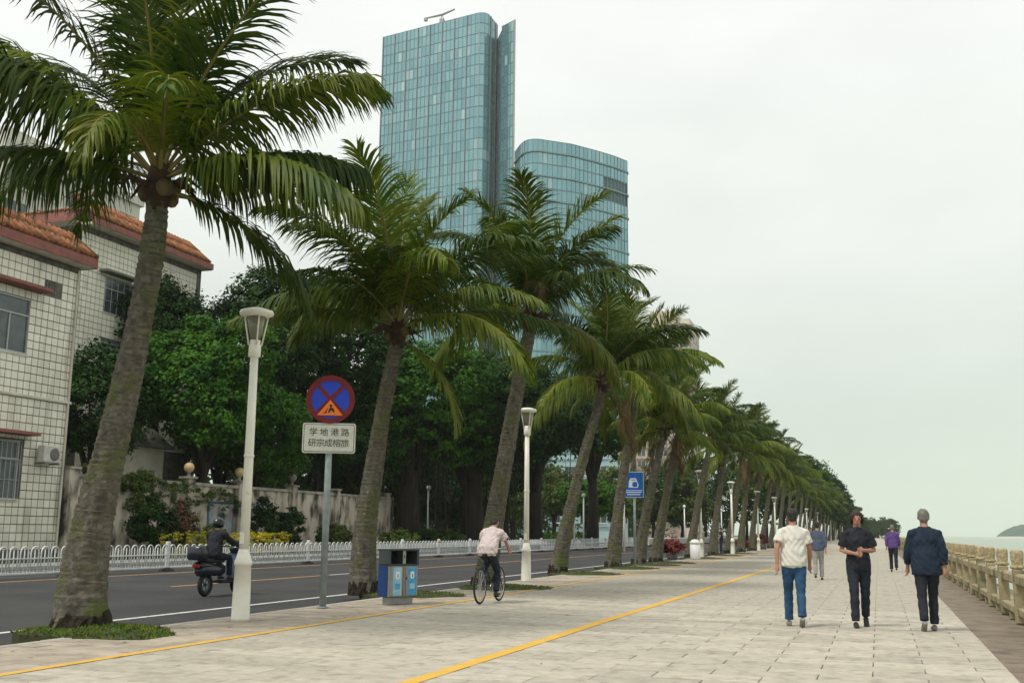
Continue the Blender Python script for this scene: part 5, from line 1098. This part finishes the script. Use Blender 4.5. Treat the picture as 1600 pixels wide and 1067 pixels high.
Jm = walkJ(.14, -1, .1, .98); Jm.update(el_l=(-.235, -.02, 1.12), wr_l=(-.07, .20, 1.13), el_r=(.235, -.02, 1.12), wr_r=(.06, .22, 1.08))
person((-.31, 17.0, 0), R(186), 'woman in black with forearms held in front, middle of the three nearest walkers', Jm, dict(top='blackc', legs='darkp', hair='hairr', longhair=True, sleeve=.75, loose=.022, hem=-.12, shoes='shoe', toe_l=toe_back, slim=.93, handdir_l=(.4, 0, 0), handdir_r=(-.4, 0, 0)), sc=.99)
person((.63, 16.7, 0), R(6), 'grey haired man in dark navy jacket, right one of the three nearest walkers', walkJ(.13, -1, .09, 1.02, .03), dict(top='navy', top_name='jacket', legs='darkp', hair='hairg', sleeve=1.8, loose=.034, hem=-.16, shoes='shoel', toe_l=toe_back, slim=1.05), sc=1.0)
person((.48, 42.5, 0), R(0), 'person in a purple top and dark trousers walking far off beside the balustrade', walkJ(.14, 1), dict(top='purple', legs='darkp', hair='hairg', sleeve=1.8, loose=.02), voxel=.02)
person((-1.75, 33.5, 0), R(0), 'person in slate blue walking behind, between the white shirt and the woman in black', walkJ(.12, -1), dict(top='slate', legs='greyc', hair='hairb', sleeve=1.7, loose=.02), voxel=.02)
person((-3.6, 62, 0), R(180), 'tiny distant walker in pale pink behind the white shirted man', walkJ(.1, 1), dict(top='pinkc', legs='slate', sleeve=.6), voxel=.024)
person((-1.9, 80, 0), R(0), 'tiny distant walker in dark blue near the vanishing point', walkJ(.1, -1), dict(top='slate', legs='darkp', sleeve=.6), voxel=.024)
person((-9.9, 72.0, 0), R(90), 'distant person in dark clothes standing between the ninth and tenth palms', walkJ(.05, -1), dict(top='blackc', legs='darkp', sleeve=.6), voxel=.024)
# ------------------------------------------------------------------ bicycle and scooter (local x forward)
def wheel(parent, x, r_, tw, spokes, m_rim='chrome', rz_=None):
    w = empty('wheel', (x, 0, r_)); w.parent = parent; Mx = Matrix.Rotation(R(90), 4, 'X')
    def tor(name, Rr, t, m_, n=32, k=8):
        q = MB(); vs = [((Rr + t * math.cos(2 * math.pi * b / k)) * math.cos(2 * math.pi * a / n), t * 1.0 * math.sin(2 * math.pi * b / k), (Rr + t * math.cos(2 * math.pi * b / k)) * math.sin(2 * math.pi * a / n)) for a in range(n) for b in range(k)]
        q.add(vs, [(a * k + b, a * k + (b + 1) % k, ((a + 1) % n) * k + (b + 1) % k, ((a + 1) % n) * k + b) for a in range(n) for b in range(k)]); return q.build(name, m_, w, True)
    tor('tyre', r_ - tw, tw, 'rubber')
    tor('rim', r_ - 2.1 * tw, tw * .45, m_rim); q = MB()
    for k in range(spokes):
        a = 2 * math.pi * k / spokes; rr = .004 if spokes > 8 else .016; q.tube([(.02 * math.cos(a), .02 * (-1) ** k * (spokes > 8), .02 * math.sin(a)), ((r_ - 2.1 * tw) * math.cos(a), 0, (r_ - 2.1 * tw) * math.sin(a))], rr, 4)
    q.tube([(0, -.045, 0), (0, .045, 0)], .025, 10); q.build('spokes', m_rim, w); return w
by = empty('bicycle', (-7.05, 19.35, .005), R(90)); tag(by, 'dark bicycle ridden along the yellow kerbside line past the third palm', 'bicycle')
for x in (-.52, .54): wheel(by, x, .33, .020, 24)
fr = MB(); bb, st_, ht, ra, sd = (0.02, 0, .28), (-.13, 0, .72), (.40, 0, .80), (-.52, 0, .33), (-.18, 0, .86)
for a, b in ((bb, st_), (bb, (.42, 0, .70)), (st_, ht)): fr.tube([a, b], .019, 8)
for y in (-.05, .05): fr.tube([(bb[0], y * .5, bb[2]), (ra[0], y, ra[2])], .011, 6); fr.tube([(st_[0], y * .3, st_[2]), (ra[0], y, ra[2])], .010, 6)
fr.tube([(.38, 0, .86), (.43, 0, .66)], .024, 8)
for y in (-.05, .05): fr.tube([(.43, y * .6, .66), (.54, y, .33)], .013, 6)
fr.tube([st_, sd], .014, 8); fr.build('frame', 'bodyblack', by, True)
MB().ball((-.2, 0, .89), (.14, .075, .035), 12).build('saddle', 'black', by, True)
MB().tube([(.38, 0, .86), (.38, 0, .98), (.42, 0, 1.0)], .014, 8).tube([(.28, -.28, 1.0), (.40, -.22, 1.0), (.43, 0, 1.0), (.40, .22, 1.0), (.28, .28, 1.0)], .013, 8).build('handlebar', 'chrome', by, True)
MB().tube([(.02, -.07, .28), (.02, .07, .28)], .015, 8).lathe([(.09, -.006), (.09, .006)], 20, (0, 0, 0), Matrix.Translation((.02, -.04, .28)) @ Matrix.Rotation(R(90), 4, 'X')).tube([(.02, -.07, .28), (.05, -.08, .12)], .010, 6).tube([(.02, .07, .28), (-.01, .08, .44)], .010, 6).build('cranks', 'chrome', by)
for x, y, z in ((.05, -.13, .12), (-.01, .13, .44)): MB().cbox((x, y, z), (.09, .09, .02), ch=.004).build('pedal', 'black', by)
# rider: local facing +y, placed with the bicycle (bike forward = world +y)
Jc = dict(pelvis=(0, -.17, .98), chest=(0, .06, 1.24), neck=(0, .17, 1.385), head=(0, .25, 1.49), sh_l=(-.17, .12, 1.32), sh_r=(.17, .12, 1.32), hip_l=(-.085, -.15, .93), hip_r=(.085, -.15, .93),
          kn_l=(-.11, .20, .78), an_l=(-.125, -.03, .53), kn_r=(.11, .14, .57), an_r=(.125, .02, .215), el_l=(-.24, .24, 1.13), wr_l=(-.25, .32, 1.035), el_r=(.24, .24, 1.13), wr_r=(.25, .32, 1.035))
person((-7.05, 19.35, .005), 0, 'cyclist in pale pink shirt leaning over the handlebars by the third palm', Jc, dict(top='pinkc', legs='darkp', hair='hairb', sleeve=.7, loose=.035, hem=-.06, face=(.1, 1, .1), fold=.005), voxel=.011)
sc_ = empty('motor_scooter', (-13.9, 20.7, ROAD_Z), R(90)); tag(sc_, 'dark motor scooter on the road left of the first lamp post', 'scooter')
for x in (-.60, .62): wheel(sc_, x, .25, .05, 5, 'bodygrey')
q = MB(); q.cbox((-.45, 0, .56), (.85, .30, .26), ch=.07); q.cbox((-.68, 0, .66), (.55, .26, .16), ch=.06); q.build('rear_body', 'bodyblack', sc_, True); MB().cbox((.08, 0, .30), (.5, .30, .07), ch=.02).build('floorboard', 'black', sc_)
MB().add([(.30, -.19, .30), (.30, .19, .30), (.46, .16, .92), (.46, -.16, .92), (.38, -.17, .30), (.38, .17, .30), (.52, .13, .92), (.52, -.13, .92)], [(0, 1, 2, 3), (4, 7, 6, 5), (0, 3, 7, 4), (1, 5, 6, 2), (3, 2, 6, 7), (0, 4, 5, 1)]).build('leg_shield', 'bodygrey', sc_)
MB().cbox((.47, 0, 1.0), (.16, .26, .16), ch=.05).build('handlebar_cowl', 'bodyblack', sc_, True); MB().tube([(.36, -.34, 1.05), (.44, -.2, 1.06), (.47, 0, 1.04), (.44, .2, 1.06), (.36, .34, 1.05)], .016, 8).build('handlebar', 'black', sc_, True)
for y in (-.24, .24): m_ = MB().tube([(.44, y, 1.06), (.42, y * 1.1, 1.24)], .007, 5); m_.ball((.42, y * 1.1, 1.27), (.012, .06, .04), 10); m_.build('mirror', 'black', sc_, True)
MB().ball((.55, 0, 1.0), (.03, .07, .05), 10).build('headlight', 'posterw', sc_, True); MB().cbox((-.97, 0, .66), (.04, .18, .07), ch=.01).build('tail_light', 'redlens', sc_)
MB().cbox((-.42, 0, .755), (.74, .27, .09), ch=.04).build('seat', 'black', sc_, True)
for y in (-.06, .06): MB().tube([(.62, y, .25), (.50, y, .6)], .022, 8).build('fork', 'chrome', sc_, True)
q = MB(); q.tube([(.62 + .30 * math.cos(R(a)), 0, .25 + .30 * math.sin(R(a))) for a in range(20, 165, 12)], [(.09, .02)] * 13, 6); q.build('front_mudguard', 'bodyblack', sc_, True)
MB().cbox((-.93, 0, .93), (.34, .36, .30), ch=.04).build('top_box', 'bodyblack', sc_, True)
Js = dict(pelvis=(0, -.38, .90), chest=(0, -.30, 1.22), neck=(0, -.25, 1.41), head=(0, -.22, 1.54), sh_l=(-.18, -.28, 1.34), sh_r=(.18, -.28, 1.34), hip_l=(-.09, -.34, .86), hip_r=(.09, -.34, .86),
          kn_l=(-.15, .06, .82), an_l=(-.13, .10, .43), kn_r=(.15, .06, .82), an_r=(.13, .10, .43), el_l=(-.30, -.08, 1.14), wr_l=(-.31, .24, 1.10), el_r=(.30, -.08, 1.14), wr_r=(.31, .24, 1.10))
rd, VV_ = person((-13.9, 20.7, ROAD_Z), 0, 'scooter rider in dark clothes and a black helmet, left of the first lamp post', Js, dict(top='blackc', top_name='jacket', legs='darkp', hair='none', sleeve=1.85, loose=.04, hem=-.05), voxel=.012)
q = MB(); q.ball((0, -.23, 1.575), (.125, .15, .125), 16); q.tube([(0, -.24, 1.50), (0, -.23, 1.56)], [(.12, .13), (.128, .14)], 14); q.build('helmet', 'bodyblack', rd, True)
MB().cbox((0, -.13, 1.66), (.16, .10, .012), ch=.004).build('helmet_peak', 'black', rd)
# ------------------------------------------------------------------ island, haze
isl = hillmesh('island', 1, 1, 1, 1, 1, 'hill', 3); bpy.data.objects.remove(isl)
p = wx(1690, 826, 2100); isl = hillmesh('island_hill', p[0] + 60, 2100, 200, 130, 42, 'hill', 5, -3.2); tag(isl, kind='structure')
isl = hillmesh('island_shore', p[0] + 60, 2080, 255, 160, 9, 'sand', 6, -4.5); tag(isl, kind='structure')
HZ = mat('haze_air', (1, 1, 1)); t = HZ.node_tree
for n_ in list(t.nodes):
    if n_.type != 'OUTPUT_MATERIAL': t.nodes.remove(n_)
vp = t.nodes.new('ShaderNodeVolumePrincipled'); vp.inputs['Color'].default_value = (.90, .96, .90, 1); vp.inputs['Density'].default_value = .00016; vp.inputs['Anisotropy'].default_value = .2
t.links.new(vp.outputs[0], t.nodes['Material Output'].inputs['Volume']); MT['haze'] = HZ
hz = MB().box(-4900, 4900, -1600, 4900, -3.6, 200).build('haze', 'haze'); tag(hz, 'thin pale sea haze over the whole place', 'haze', kind='stuff')
